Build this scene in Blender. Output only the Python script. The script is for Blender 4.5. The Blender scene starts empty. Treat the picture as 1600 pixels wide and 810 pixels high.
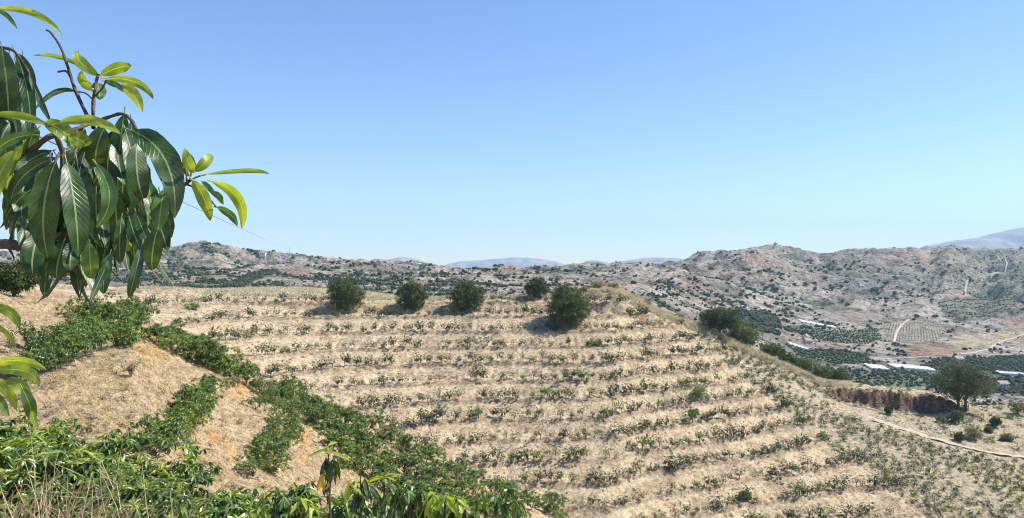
import bpy, math, random
import numpy as np
from mathutils import Vector, Matrix

scene = bpy.context.scene
COL = scene.collection
PI = math.pi
random.seed(7)
rng = np.random.default_rng(11)

# ------------------------------------------------------------------ camera
F = 1150.0                       # focal length in pixels of the 1600 px wide photograph
PITCH = math.atan(25.0 / F)
cam_data = bpy.data.cameras.new('camera')
cam_data.sensor_width = 36.0
cam_data.lens = 36.0 * F / 1600.0
cam_data.clip_start = 0.05
cam_data.clip_end = 60000.0
cam = bpy.data.objects.new('camera', cam_data)
cam.location = (0, 0, 0)
cam.rotation_euler = (math.radians(90) + PITCH, 0, 0)
COL.objects.link(cam)
scene.camera = cam

# ------------------------------------------------------------------ sky and sun
SUN_EL, SUN_AZ = 50.0, 77.0       # azimuth clockwise from the view direction (+Y)
world = bpy.data.worlds.new('World')
scene.world = world
world.use_nodes = True
wn = world.node_tree
bg = wn.nodes['Background']
sky = wn.nodes.new('ShaderNodeTexSky')
sky.sky_type = 'NISHITA'
sky.sun_disc = False
sky.sun_elevation = math.radians(SUN_EL)
sky.sun_rotation = math.radians(SUN_AZ)
sky.altitude = 300
sky.air_density = 1.0
sky.dust_density = 0.2
sky.ozone_density = 2.2
hsv = wn.nodes.new('ShaderNodeHueSaturation')
hsv.inputs['Saturation'].default_value = 1.2
hsv.inputs['Hue'].default_value = 0.507
wn.links.new(sky.outputs[0], hsv.inputs['Color'])
wn.links.new(hsv.outputs[0], bg.inputs['Color'])
bg.inputs['Strength'].default_value = 0.115

sun_l = bpy.data.lights.new('sun', 'SUN')
sun_l.energy = 5.0
sun_l.angle = math.radians(0.5)
sun_l.color = (1.0, 0.94, 0.85)
sun = bpy.data.objects.new('sun', sun_l)
e, a = math.radians(SUN_EL), math.radians(SUN_AZ)
SUND = Vector((math.sin(a) * math.cos(e), math.cos(a) * math.cos(e), math.sin(e)))
sun.rotation_euler = SUND.to_track_quat('Z', 'Y').to_euler()
sun.location = (30, 0, 60)
COL.objects.link(sun)

scene.view_settings.view_transform = 'Standard'
scene.view_settings.look = 'None'
scene.view_settings.exposure = 0.80
scene.view_settings.gamma = 1.0
HAZE = 1.15e-4
scene.cycles.use_denoising = True
scene.cycles.filter_width = 1.05
scene.cycles.max_bounces = 6
scene.cycles.volume_bounces = 0
scene.cycles.transparent_max_bounces = 8

# ------------------------------------------------------------------ helpers
def zs(v):
    q = (405.0 - v) / F
    return (math.sin(PITCH) + math.cos(PITCH) * q) / (math.cos(PITCH) - math.sin(PITCH) * q)
def xs(u, v=430.0):
    q = (405.0 - v) / F
    return ((u - 800.0) / F) / (math.cos(PITCH) - math.sin(PITCH) * q)
def P(u, v, Y):
    return Vector((xs(u, v) * Y, Y, zs(v) * Y))

def tag(o, label=None, cat=None, group=None, kind=None):
    if label: o['label'] = label
    if cat: o['category'] = cat
    if group: o['group'] = group
    if kind: o['kind'] = kind
    return o

def np_mesh(name, verts, faces, cols=None, smooth=True, uvs=None, mats=None, mat_idx=None):
    """faces: list of int arrays, all rows of one array of equal length"""
    me = bpy.data.meshes.new(name)
    verts = np.asarray(verts, dtype=np.float32).reshape(-1, 3)
    me.vertices.add(len(verts))
    me.vertices.foreach_set('co', verts.ravel())
    if not isinstance(faces, list): faces = [faces]
    faces = [np.asarray(f, dtype=np.int32) for f in faces if len(f)]
    loops = np.concatenate([f.ravel() for f in faces])
    tot = np.concatenate([np.full(len(f), f.shape[1], np.int32) for f in faces])
    start = np.concatenate([[0], np.cumsum(tot)[:-1]]).astype(np.int32)
    me.loops.add(len(loops)); me.loops.foreach_set('vertex_index', loops)
    me.polygons.add(len(tot)); me.polygons.foreach_set('loop_start', start)
    me.polygons.foreach_set('loop_total', tot)
    me.polygons.foreach_set('use_smooth', np.full(len(tot), smooth))
    if mat_idx is not None:
        me.polygons.foreach_set('material_index', np.asarray(mat_idx, np.int32))
    if cols is not None:
        ca = me.color_attributes.new('Col', 'FLOAT_COLOR', 'POINT')
        c = np.ones((len(verts), 4), np.float32); c[:, :3] = cols
        ca.data.foreach_set('color', c.ravel())
    if uvs is not None:
        uv = me.uv_layers.new(name='UVMap')
        uv.data.foreach_set('uv', np.asarray(uvs, np.float32)[loops].ravel())
    me.update(calc_edges=True)
    for m in (mats or []): me.materials.append(m)
    return me

def link(name, me, parent=None, loc=None):
    o = bpy.data.objects.new(name, me)
    COL.objects.link(o)
    if parent: o.parent = parent
    if loc is not None: o.location = loc
    return o
def empty(name, loc, rz=0, s=1.0):
    o = bpy.data.objects.new(name, None)
    o.empty_display_size = 0.3
    o.location = loc; o.rotation_euler = (0, 0, rz); o.scale = (s, s, s)
    COL.objects.link(o)
    return o
def copy_tree(root, loc, rz, s):
    r = root.copy(); COL.objects.link(r)
    r.location = loc; r.rotation_euler = (0, 0, rz); r.scale = (s, s, s) if not isinstance(s, tuple) else s
    for ch in root.children:
        c = ch.copy(); COL.objects.link(c); c.parent = r
    return r

ONES = ['', 'first', 'second', 'third', 'fourth', 'fifth', 'sixth', 'seventh', 'eighth', 'ninth', 'tenth', 'eleventh',
        'twelfth', 'thirteenth', 'fourteenth', 'fifteenth', 'sixteenth', 'seventeenth', 'eighteenth', 'nineteenth']
TENS = {2: 'twent', 3: 'thirt', 4: 'fort', 5: 'fift', 6: 'sixt', 7: 'sevent', 8: 'eight', 9: 'ninet'}
def nth(n):
    if n < 20: return ONES[n]
    if n >= 100: return 'hundred-and-' + nth(n - 100) if n > 100 else 'hundredth'
    t, o = divmod(n, 10)
    return TENS[t] + 'ieth' if o == 0 else TENS[t] + 'y-' + ONES[o]

# --- gradient noise
_perm = rng.permutation(512).astype(np.int64)
def _h(ix, iy):
    return _perm[(_perm[ix & 511] + iy) & 511]
def noise(x, y, seed=0):
    x = np.asarray(x, float) + seed * 37.17; y = np.asarray(y, float) + seed * 11.73
    ix = np.floor(x).astype(np.int64); iy = np.floor(y).astype(np.int64)
    fx = x - ix; fy = y - iy
    def g(dx, dy):
        a = _h(ix + dx, iy + dy) * (2 * PI / 512)
        return np.cos(a) * (fx - dx) + np.sin(a) * (fy - dy)
    u = fx * fx * fx * (fx * (fx * 6 - 15) + 10); v = fy * fy * fy * (fy * (fy * 6 - 15) + 10)
    a = g(0, 0) * (1 - u) + g(1, 0) * u; b = g(0, 1) * (1 - u) + g(1, 1) * u
    return (a * (1 - v) + b * v) * 1.5
def fbm(x, y, oct=4, seed=0, gain=0.5):
    s = 0; amp = 1; f = 1
    for k in range(oct):
        s = s + amp * noise(x * f, y * f, seed + k * 3); amp *= gain; f *= 2.03
    return s
def ridged(x, y, oct=4, seed=0):
    s = 0; amp = 1; f = 1
    for k in range(oct):
        s = s + amp * (1 - 2.2 * np.abs(noise(x * f, y * f, seed + k * 3))); amp *= 0.5; f *= 2.1
    return s
def sstep(a, b, x):
    t = np.clip((x - a) / (b - a), 0, 1)
    return t * t * (3 - 2 * t)
def mixc(c, d, m):
    return c * (1 - m[..., None]) + np.asarray(d, float) * m[..., None]

# ------------------------------------------------------------------ terrain
YN = [0, 3, 7, 12, 17, 22, 28, 34, 40, 48, 58, 70, 85, 100, 115, 130, 145, 160, 172]
NEAR = {
    -900: [-1.6, -1.5, -1.4, -1.2, -0.8, -0.2, .5, 1, 1.5, 1.8, 2, 1.5, 0, -1, -1, -1, -1, -1, -1],
    0:   [-1.7, -1.9, -2.7, -3.9, -4.2, -3.7, -3.1, -2.3, -1.4, -1.0, -1.05, -2.5, -3.0, -3.2, -3.2, -3.0, -2.8, -2.5, -2.2],
    100: [-1.7, -2.0, -2.9, -4.2, -4.6, -3.9, -3.3, -3.35, -2.5, -1.8, -1.6, -2.8, -4.0, -4.5, -4.2, -3.8, -3.4, -3.0, -2.7],
    200: [-1.7, -2.1, -3.1, -4.5, -5.0, -4.3, -3.45, -3.0, -3.2, -2.65, -2.6, -5.0, -8.5, -8.3, -7.0, -5.9, -4.9, -4.0, -3.4],
    300: [-1.7, -2.2, -3.3, -4.9, -5.7, -5.7, -5.3, -4.9, -4.6, -4.4, -6.5, -11, -15.5, -13.6, -11.3, -9.2, -7.3, -5.4, -4.0],
    400: [-1.7, -2.3, -3.5, -5.2, -6.3, -7.0, -6.7, -6.4, -6.1, -6.5, -10, -16, -23, -20.5, -16.7, -13.0, -10.0, -7.0, -5.0],
    500: [-1.7, -2.3, -3.6, -5.4, -6.8, -7.9, -8.3, -8.1, -7.9, -8.4, -13, -21, -28, -26, -21.3, -16.5, -12.0, -7.8, -5.7],
    600: [-1.7, -2.3, -3.7, -5.6, -7.1, -8.5, -9.6, -10.0, -9.7, -10.5, -16, -24, -31, -28.8, -23.3, -18.0, -12.8, -8.0, -5.9],
    750: [-1.7, -2.4, -3.9, -5.9, -7.6, -9.3, -11.0, -12.2, -12.4, -13.6, -20, -29, -35, -32, -26.2, -20.0, -14.0, -8.1, -5.7],
    900: [-1.7, -2.5, -4.1, -6.3, -8.3, -10.3, -12.3, -14.1, -14.9, -16.6, -23, -32, -36.5, -33, -26.8, -20.4, -14.3, -8.8, -4.9],
    950: [-1.7, -2.5, -4.2, -6.4, -8.5, -10.7, -13.0, -14.9, -16.2, -18.5, -24.5, -33, -37, -33, -27.0, -20.8, -14.4, -8.4, -3.7],
    1000: [-1.7, -2.6, -4.3, -6.6, -8.8, -11.0, -13.5, -15.5, -17.5, -20, -26, -34, -38, -34.4, -29, -23, -16.7, -10.6, -6.8],
    1100: [-1.7, -2.6, -4.5, -7.0, -9.5, -12, -14.8, -17.5, -20, -23, -28, -34, -39, -36.2, -31.4, -26.2, -20.6, -15.3, -13.2],
    1200: [-1.7, -2.7, -4.7, -7.3, -10, -12.7, -16, -19, -21.5, -25, -30, -36, -40, -37.8, -33.4, -28.8, -24.6, -21.0, -19.9],
    1340: [-1.7, -2.8, -5, -7.8, -10.6, -13.5, -17, -20.4, -23, -27, -31, -36, -40.5, -38.9, -35.2, -31.9, -29.7, -28.4, -28.2],
    1400: [-1.7, -2.8, -5, -7.9, -10.8, -13.7, -17.2, -20.7, -23.5, -27.3, -31.3, -36, -40.5, -38.9, -35.5, -32.3, -30.2, -29.7, -29.8],
    1480: [-1.7, -2.8, -5, -8.0, -11, -14, -17.5, -21, -24, -27.8, -31.6, -36, -40.5, -38.9, -36, -33.2, -31.2, -30.0, -30.6],
    1600: [-1.7, -2.9, -5.1, -8.2, -11.2, -14.3, -18, -21.5, -24.5, -28, -32, -36, -40.5, -38.9, -36.5, -34.2, -32.4, -31.0, -30.7],
    2500: [-1.7, -3, -5.5, -9, -12, -15, -19, -23, -26, -30, -33, -37, -40.5, -39, -37, -35.5, -34, -33, -32],
}
# beyond the hill: depth nodes and the v (photo row) each shows at, hidden stretches included
YF = [200, 232, 265, 330, 400, 500, 620, 750, 900, 1050, 1200, 1350, 1500, 1750, 2200, 4000, 9500]
FAR = {   # heights
    -900: [-4, -6, -12, -10, -5, 2, 10, 20, 35, 36, 25, 15, 5, -10, -30, -50, -60],
    0:    [-4, -4.5, -10, -6, -3, 0, 7, 18, 34, 38, 30, 20, 5, -10, -30, -50, -60],
    200:  [-4.5, -4.6, -10, -5, -3, 0, 7, 17, 31, 30, 20, 10, 0, -15, -30, -50, -60],
    318:  [-5, -4.6, -11, -6, -3, 0, 9, 22, 42, 32, 20, 5, -5, -15, -30, -50, -60],
    440:  [-5.6, -4.0, -11, -7, -5, -3, 2, 11, 25, 33, 25, 10, 0, -15, -30, -50, -60],
    560:  [-6.5, -5.2, -11, -9, -7, -5, -1, 6, 14, 22, 22, 8, -5, -20, -30, -50, -60],
    660:  [-8, -8, -12, -11, -9, -7, -4, 1, 9, 16, 22, 10, -5, -20, -30, -50, -60],
    760:  [-9, -11, -14, -12, -10, -9, -7, -3, 1, 5, 8, 6, 0, -15, -30, -50, -60],
    900:  [-9, -14, -18, -15, -12, -10, -8, -4, 2, 8, 13, 18, 10, -10, -30, -50, -60],
    1010: [-14, -22, -28, -26, -20, -16, -12, -8, -1, 7, 14, 22, 12, -10, -30, -50, -60],
    1100: [-22, -32, -40, -40, -36, -31, -25, -18, -6, 10, 28, 44, 38, 5, -20, -50, -60],
    1200: [-30, -42, -50, -52, -48, -45, -42, -33, -18, 3, 28, 52, 55, 15, -20, -50, -60],
    1340: [-36, -50, -60, -67, -66, -60, -55, -48, -32, -12, 10, 36, 54, 25, -20, -50, -60],
    1480: [-39, -52, -64, -70, -69, -64, -60, -55, -43, -22, 5, 33, 57, 30, -20, -50, -60],
    1600: [-41, -54, -66, -73, -72, -68, -66, -63, -55, -34, -7, 25, 54, 40, -10, -50, -60],
    2500: [-44, -56, -68, -75, -75, -72, -70, -68, -58, -34, -7, 25, 54, 40, -10, -50, -60],
}
SKYLINE = [(-900, 380), (0, 392), (200, 396), (265, 386), (290, 380), (318, 376), (345, 381), (380, 388), (440, 394), (500, 401), (560, 406),
           (600, 405), (650, 407), (668, 409), (690, 418), (720, 424), (780, 422), (830, 420), (870, 416), (900, 412), (930, 414),
           (960, 414), (1010, 412), (1055, 410), (1075, 399), (1100, 391), (1150, 391), (1180, 385), (1215, 381), (1250, 388),
           (1285, 396), (1330, 388), (1400, 387), (1450, 386), (1480, 384), (1530, 388), (1600, 388), (2500, 380)]

def pchip_rows(xk, Z, x):
    """smooth monotone interpolation of rows Z[:,k] at xk to points x (shape n) -> Z(:, n)"""
    xk = np.asarray(xk, float); h = np.diff(xk); d = np.diff(Z, axis=1) / h
    m = np.zeros_like(Z)
    m[:, 0] = d[:, 0]; m[:, -1] = d[:, -1]
    a, b = d[:, :-1], d[:, 1:]
    w1 = 2 * h[1:] + h[:-1]; w2 = h[1:] + 2 * h[:-1]
    with np.errstate(divide='ignore', invalid='ignore'):
        hm = (w1 + w2) / (w1 / a + w2 / b)
    m[:, 1:-1] = np.where(a * b > 0, hm, 0)
    i = np.clip(np.searchsorted(xk, x) - 1, 0, len(xk) - 2)
    t = (x - xk[i]) / h[i]
    t2, t3 = t * t, t * t * t
    return Z[:, i] * (2 * t3 - 3 * t2 + 1) + m[:, i] * h[i] * (t3 - 2 * t2 + t) + Z[:, i + 1] * (-2 * t3 + 3 * t2) + m[:, i + 1] * h[i] * (t3 - t2)

# grid
UG = np.concatenate([np.linspace(-1700, -260, 30), np.linspace(-240, 1840, 860), np.linspace(1870, 3300, 30)])
def geo(a, b, r):
    n = max(2, int(math.log(b / a) / math.log(1 + r)))
    return np.geomspace(a, b, n, endpoint=False)
YG = np.concatenate([geo(0.5, 14, .02), geo(14, 58, .0085), np.linspace(58, 84, 14, endpoint=False), np.linspace(84, 176, 300, endpoint=False),
                     np.linspace(176, 240, 40, endpoint=False), geo(240, 400, .015), geo(400, 1550, .0042), geo(1550, 9500, .04), [9500]])
YALL = YN + YF
uk = sorted(NEAR)
colN = np.array([NEAR[k] for k in uk], float)
ukf = sorted(FAR); colF = np.array([FAR[k] for k in ukf], float)
nearG = pchip_rows(uk, colN.T, np.clip(UG, -900, 2500))          # (nodes, u)
farG = pchip_rows(ukf, colF.T, np.clip(UG, -900, 2500))
allG = np.concatenate([nearG, farG]).T                                # (u, nodes)
Zs = pchip_rows(YALL, allG, YG)                                       # (u, Y) smooth heights
SG = (UG - 800) / F
X = SG[:, None] * YG[None, :]; Yy = np.broadcast_to(YG[None, :], X.shape)
U2 = np.broadcast_to(UG[:, None], X.shape)
VV = 430 - F * Zs / Yy                                                # photo row of the smooth surface

# rock cut beside the path on the right
hw = np.interp(UG, [1275, 1330, 1390, 1440, 1475, 1500, 1540], [.4, 2.4, 3.5, 3.3, 2.2, .9, 0])[:, None]
wy = 163 + 1.6 * noise(X * .22, X * 0 + 3) + .9 * noise(X * .8, X * 0)
cut = sstep(-.9, .9, Yy - wy)
Zs = Zs + hw * cut * (1 - sstep(172, 190, Yy))
cutmask = (np.abs(Yy - wy) < 1.7) * np.clip(hw / 2, 0, 1)

# broad and fine undulation
nearw = 1 - sstep(60, 75, Yy)
mainw = sstep(66, 80, Yy) * (1 - sstep(180, 200, Yy))
farw = sstep(240, 420, Yy) * (1 - sstep(1500, 2500, Yy))
Zb = Zs + mainw * (.35 * fbm(X / 14, Yy / 14, 3, 1))
# terraces on the main hill follow the contours
TA, TB = 2.97, .03          # bench height grows up the slope: 2.0 m low down, 2.7 m high up
def t_phase(z): return np.log(np.maximum(TA + TB * z, .5)) / TB
def t_level(p): return (np.exp(TB * p) - TA) / TB
flank = sstep(0, 60, (U2 - np.interp(VV, [470, 560, 700, 800, 900], [1010, 1105, 1275, 1420, 1500])))   # right flank has no benches
terw = mainw * (1 - flank) * sstep(84, 92, Yy) * (1 - sstep(163, 168, Yy)) * sstep(120, 300, U2)
ph_t = t_phase(Zb)
fr = np.mod(ph_t, 1.0)
lip = .13 + .13 * sstep(-.3, .3, noise(X / 1.1, Yy / 5, 6) + .4 * noise(X / 5, Yy / 5, 7))
prof = np.where(fr < .05, lip * fr / .05, np.where(fr < .5, lip + .10 * (fr - .05) / .45, lip + .10 + (.90 - lip) * ((fr - .5) / .5) ** .9))
Zt = t_level(np.floor(ph_t) + prof)
wob = .9 + .1 * noise(X / 9, Yy / 9, 5)
Zg = Zb + terw * (Zt - Zb) * wob
Zg = Zg + nearw * sstep(5, 12, Yy) * (.035 * fbm(X / .35, Yy / .45, 2, 23) + .13 * fbm(X / 1.6, Yy / 1.6, 5, 2, .62) + .22 * fbm(X / 6, Yy / 6, 2, 9))
Zg = Zg + mainw * (.10 * fbm(X / 1.5, Yy / 1.5, 3, 3)) + mainw * flank * .16 * fbm(X / 2.2, Yy / 1.2, 2, 21)
# clods on the cut wall
Zg = Zg + cutmask * .9 * fbm(X * .8, Yy * .8, 4, 8) + hw / 4.4 * .5 * sstep(-1, 2, Yy - wy) * fbm(X / 2.5, Yy / 2.5, 3, 18) * mainw
# far hills: spurs and gullies
slopew = np.interp(UG, [-900, 1000, 1150, 1250, 1600, 2500], [1, 1, .9, 1, 1, 1])[:, None] * farw
valley = sstep(1130, 1260, U2) * (1 - sstep(720, 880, Yy)) * sstep(280, 330, Yy)
wx = X + 40 * noise(X / 220, Yy / 220, 31); wyy = Yy + 40 * noise(X / 220, Yy / 220, 32)
rel = 24.0 * np.clip(sstep(700, 1000, Yy), 0, 1) * ridged(wx / 430 + .3, wyy / 420, 2, 19) + 12.0 * ridged(wx / 170, wyy / 140, 5, 12) + 3.0 * fbm(wx / 38, wyy / 30, 4, 14)
amp = slopew * (1 - .93 * valley) * sstep(300, 700, Yy) * (.55 + .45 * sstep(500, 1000, Yy))
Zg = Zg + amp * rel
Zg = Zg + valley * farw * 1.2 * fbm(X / 60, Yy / 60, 2, 15)
# bench lines across the far slopes
TF = 5.0
frf = np.mod(Zg / TF + .25 * noise(X / 160, Yy / 160, 41), 1.0)
tfw = farw * sstep(.05, .3, noise(X / 170, Yy / 170, 44) + .15) * (1 - valley)
Zg = Zg + tfw * .8 * (sstep(.35, .65, frf) - frf)
# fit the skyline of the far hills
far_sel = (YG > 600) & (YG < 2200)
want = np.interp(UG, [p[0] for p in SKYLINE], [p[1] for p in SKYLINE]) + .8 * noise(UG / 22, UG * 0, 3) + np.interp(UG, [600, 680, 1060, 1100], [.6, 2.6, 2.6, .6]) 
for it in range(4):
    sl = Zg[:, far_sel] / Yy[:, far_sel]
    have = sl.max(axis=1)
    k = np.argmax(sl, axis=1)
    yc = YG[far_sel][k]
    ddz = ((430 - want) / F - have) 
    ddz = np.convolve(np.pad(ddz, 10, mode='edge'), np.hanning(23)[1:-1] / np.hanning(23).sum(), mode='valid')
    yc = np.interp(UG, [0, 318, 440, 560, 900, 1010, 1200, 1600], [900, 900, 1040, 1180, 1300, 1340, 1420, 1440])
    wgt = sstep(.5, .97, Yy / yc[:, None]) * (1 - sstep(2000, 4000, Yy))
    Zg = Zg + ddz[:, None] * np.minimum(Yy, 1600) * wgt

UC = UG; YC = YG
def grid_ij(x, y):
    x = np.asarray(x, float); y = np.maximum(np.asarray(y, float), 0.5)
    u = 800 + F * x / y
    i = np.clip(np.searchsorted(UC, u) - 1, 0, len(UC) - 2); j = np.clip(np.searchsorted(YC, y) - 1, 0, len(YC) - 2)
    a = np.clip((u - UC[i]) / (UC[i + 1] - UC[i]), 0, 1); b = np.clip((y - YC[j]) / (YC[j + 1] - YC[j]), 0, 1)
    return i, j, a, b
def samp(G, x, y):
    i, j, a, b = grid_ij(x, y)
    return (G[i, j] * (1 - a) + G[i + 1, j] * a) * (1 - b) + (G[i, j + 1] * (1 - a) + G[i + 1, j + 1] * a) * b
def H(x, y): return samp(Zg, x, y)
def ray(u, v, y0=3.0, y1=9000.0):
    """ground point seen at photo pixel (u, v), first hit beyond depth y0"""
    s = xs(u, v); t = zs(v)
    ys = np.geomspace(y0, y1, 4000)
    hz = H(s * ys, ys)
    below = np.nonzero(hz >= t * ys)[0]
    k = below[0] if len(below) else len(ys) - 1
    y = float(ys[k])
    return Vector((s * y, y, float(H(s * y, y))))
def vis_of(x, y, z):
    """photo pixel of a point"""
    return 800 + F * x / y, 430 - F * z / y

# ---------- ground colours (albedo)
def poly_mask(u, v, pts, soft=4):
    pts = np.array(pts, float); n = len(pts)
    ins = np.zeros(u.shape, bool); dmin = np.full(u.shape, 1e9)
    for k in range(n):
        x1, y1 = pts[k]; x2, y2 = pts[(k + 1) % n]
        c = ((y1 > v) != (y2 > v)) & (u < (x2 - x1) * (v - y1) / (y2 - y1 + 1e-9) + x1)
        ins ^= c
    return ins.astype(float)
VG = 430 - F * Zg / Yy
n1 = fbm(X / 3.0, Yy / 3.0, 4, 51); n2 = fbm(X / 22, Yy / 22, 3, 52); n3 = noise(X / .8, Yy / .8, 53)
straw = np.array([.53, .44, .305]); soil = np.array([.40, .315, .21]); pink = np.array([.475, .375, .26]); gold = np.array([.52, .42, .25]); orange = np.array([.56, .33, .13])
greyb = np.array([.30, .27, .20])
base = np.ones(X.shape + (3,)) * straw
base = mixc(base, soil, sstep(-.1, .6, n1))
base = mixc(base, pink, sstep(.0, .7, n2) * .6)
base = mixc(base, greyb, sstep(.1, .7, fbm(X / 8, Yy / 8, 3, 57)) * .5)
# terraces: bank faces straw, benches bare and pinkish, soil lip painted darker, in broken dashes, to deepen the shade under each row
bench = (terw > .3) * sstep(.0, .08, fr) * (1 - sstep(.40, .5, fr))
base = mixc(base, pink * .95, bench * .5)
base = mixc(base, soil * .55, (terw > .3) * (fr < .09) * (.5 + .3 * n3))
base = base * (1 - .03 * mainw[..., None] * np.array([0, 1, 2.2]))
# flank is greyer and yellower
base = mixc(base, np.array([.37, .33, .235]), flank * mainw * .6)
ylw = sstep(1450, 1560, U2) * sstep(700, 760, VG) * mainw
base = mixc(base, np.array([.55, .45, .24]), ylw * sstep(-.3, .4, n2) * .7)
# tops: golden grass beyond the rows
gold_m = mainw * sstep(163, 169, Yy) + (Yy > 190) * (Yy < 262) * (U2 < 900)
base = mixc(base, gold, np.clip(gold_m, 0, 1) * .75 * sstep(-.5, .3, n1))
base = mixc(base, np.array([.125, .066, .045]) , np.clip(cutmask * 1.6, 0, 1) * (.8 + .2 * np.clip(n3, -1, 1)))
base = mixc(base, np.array([.56, .385, .21]), (Yy < 60) * .5)
# orange dried grass patches in front
fgm = (Yy < 60)
def blob(cu, cv, ru, rv, rot=0):
    du = U2 - cu; dv = VG - cv; c, s_ = math.cos(rot), math.sin(rot)
    d = ((du * c + dv * s_) / ru) ** 2 + ((-du * s_ + dv * c) / rv) ** 2
    return fgm * sstep(-.1, .7, 1.15 - d + .6 * n1)
for b in [(235, 540, 30, 22, .6), (362, 700, 8, 30, -.35), (335, 682, 8, 16, -.4), (75, 452, 40, 7, 0), (380, 600, 16, 22, .5), (478, 690, 10, 32, .1)]:
    base = mixc(base, orange * 1.1, np.clip(np.clip(blob(*b), 0, 1) * (.75 + .3 * n3), 0, 1))
for b in [(130, 625, 60, 26, .5), (170, 590, 50, 20, .4), (180, 660, 60, 14, 0)]:
    base = mixc(base, np.array([.56, .40, .20]), np.clip(blob(*b), 0, 1) * .5)
# far country
fc = np.ones(X.shape + (3,)) * np.array([.40, .36, .305])
m1 = fbm(X / 90, Yy / 70, 4, 61); m2 = fbm(X / 30, Yy / 22, 4, 62); m3 = fbm(X / 260, Yy / 200, 2, 63)
fc = mixc(fc, [.20, .19, .145], sstep(-.15, .35, m1) * .75)
fc = mixc(fc, [.13, .145, .10], sstep(-.05, .4, m2 + .4 * m3) * .8)
fc = mixc(fc, [.50, .44, .36], sstep(.15, .45, fbm(X / 45, Yy / 30, 3, 64)) * .75)
fc = mixc(fc, [.36, .25, .20], sstep(.3, .6, fbm(X / 120, Yy / 80, 2, 65)) * .6)
fc = mixc(fc, [.48, .42, .34], tfw * (sstep(.30, .38, frf) - sstep(.46, .54, frf)) * .85)
FIELDS = [  # photo outline, colour, fade
    ([(372, 448), (330, 452), (395, 424), (425, 420), (440, 424), (400, 438)], [.065, .09, .055], .9),
    ([(430, 422), (460, 418), (490, 424), (480, 432), (440, 430)], [.40, .27, .215], .9),
    ([(1365, 392), (1450, 388), (1452, 402), (1410, 406), (1375, 402)], [.42, .33, .27], .9),
    ([(1180, 388), (1210, 386), (1222, 398), (1190, 400)], [.40, .34, .28], .8),
    ([(1265, 516), (1370, 514), (1375, 530), (1350, 538), (1300, 536), (1268, 530)], [.19, .23, .13], .9),
    ([(1375, 506), (1440, 500), (1475, 512), (1465, 535), (1385, 530)], [.36, .33, .26], .9),
    ([(1235, 544), (1300, 546), (1355, 552), (1360, 568), (1300, 570), (1250, 560)], [.14, .19, .10], .9),
    ([(1145, 486), (1205, 490), (1220, 505), (1200, 522), (1150, 505)], [.05, .085, .055], .9),
    ([(1460, 560), (1600, 556), (1600, 582), (1470, 580), (1440, 572)], [.15, .19, .11], .9),
    ([(1405, 545), (1440, 536), (1500, 540), (1480, 556), (1420, 560)], [.36, .25, .19], .9),
    ([(1485, 524), (1560, 520), (1590, 526), (1545, 546), (1490, 540)], [.47, .39, .27], .9),
    ([(1560, 500), (1600, 490), (1600, 515), (1570, 520)], [.36, .27, .20], .9),
    ([(1290, 488), (1375, 482), (1380, 500), (1300, 506)], [.35, .30, .245], .8),
    ([(1460, 470), (1520, 462), (1580, 450), (1600, 470), (1540, 500), (1490, 505)], [.14, .17, .105], .7),
    ([(1280, 575), (1460, 582), (1470, 605), (1300, 605)], [.15, .18, .11], .85),
    ([(1540, 590), (1600, 588), (1600, 615), (1540, 615)], [.07, .10, .055], .85),
]
fc = mixc(fc, [.20, .21, .165], sstep(1120, 1260, U2) * sstep(820, 980, Yy) * (.35 + .3 * np.clip(m3, -1, 1)))
FM = []
for pts, c, f_ in FIELDS:
    m = poly_mask(U2 + 2.5 * noise(X / 12, Yy / 12, 71), VG + 1.2 * noise(X / 12, Yy / 12, 72), pts) * (Yy > 300)
    FM.append(m)
    fc = mixc(fc, c, m * f_)
base = np.where((Yy > 262)[..., None], fc, base)
base = np.clip(base, .01, .9)

# ------------------------------------------------------------------ materials
def new_mat(name, rough=.9):
    m = bpy.data.materials.new(name); m.use_nodes = True
    nt = m.node_tree; b = nt.nodes['Principled BSDF']
    b.inputs['Roughness'].default_value = rough
    b.inputs['Specular IOR Level'].default_value = .2
    return m, nt, b
def nd(nt, t, **kw):
    n = nt.nodes.new(t)
    for k, v in kw.items(): setattr(n, k, v)
    return n
def tex_noise(nt, vec, scale, detail=4, rough=.6):
    n = nd(nt, 'ShaderNodeTexNoise'); n.inputs['Scale'].default_value = scale
    n.inputs['Detail'].default_value = detail; n.inputs['Roughness'].default_value = rough
    nt.links.new(vec, n.inputs['Vector']); return n.outputs['Fac']
def ramp(nt, fac, pts):
    r = nd(nt, 'ShaderNodeValToRGB'); el = r.color_ramp.elements
    while len(el) < len(pts): el.new(.5)
    for k, (p, c) in enumerate(pts):
        el[k].position = p; el[k].color = (*c, 1) if len(c) == 3 else c
    nt.links.new(fac, r.inputs['Fac']); return r.outputs['Color']
def mul(nt, a, b, fac=1.0, mode='MULTIPLY'):
    m = nd(nt, 'ShaderNodeMix', data_type='RGBA', blend_type=mode)
    m.inputs[0].default_value = fac
    nt.links.new(a, m.inputs[6]); nt.links.new(b, m.inputs[7]); return m.outputs[2]

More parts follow.
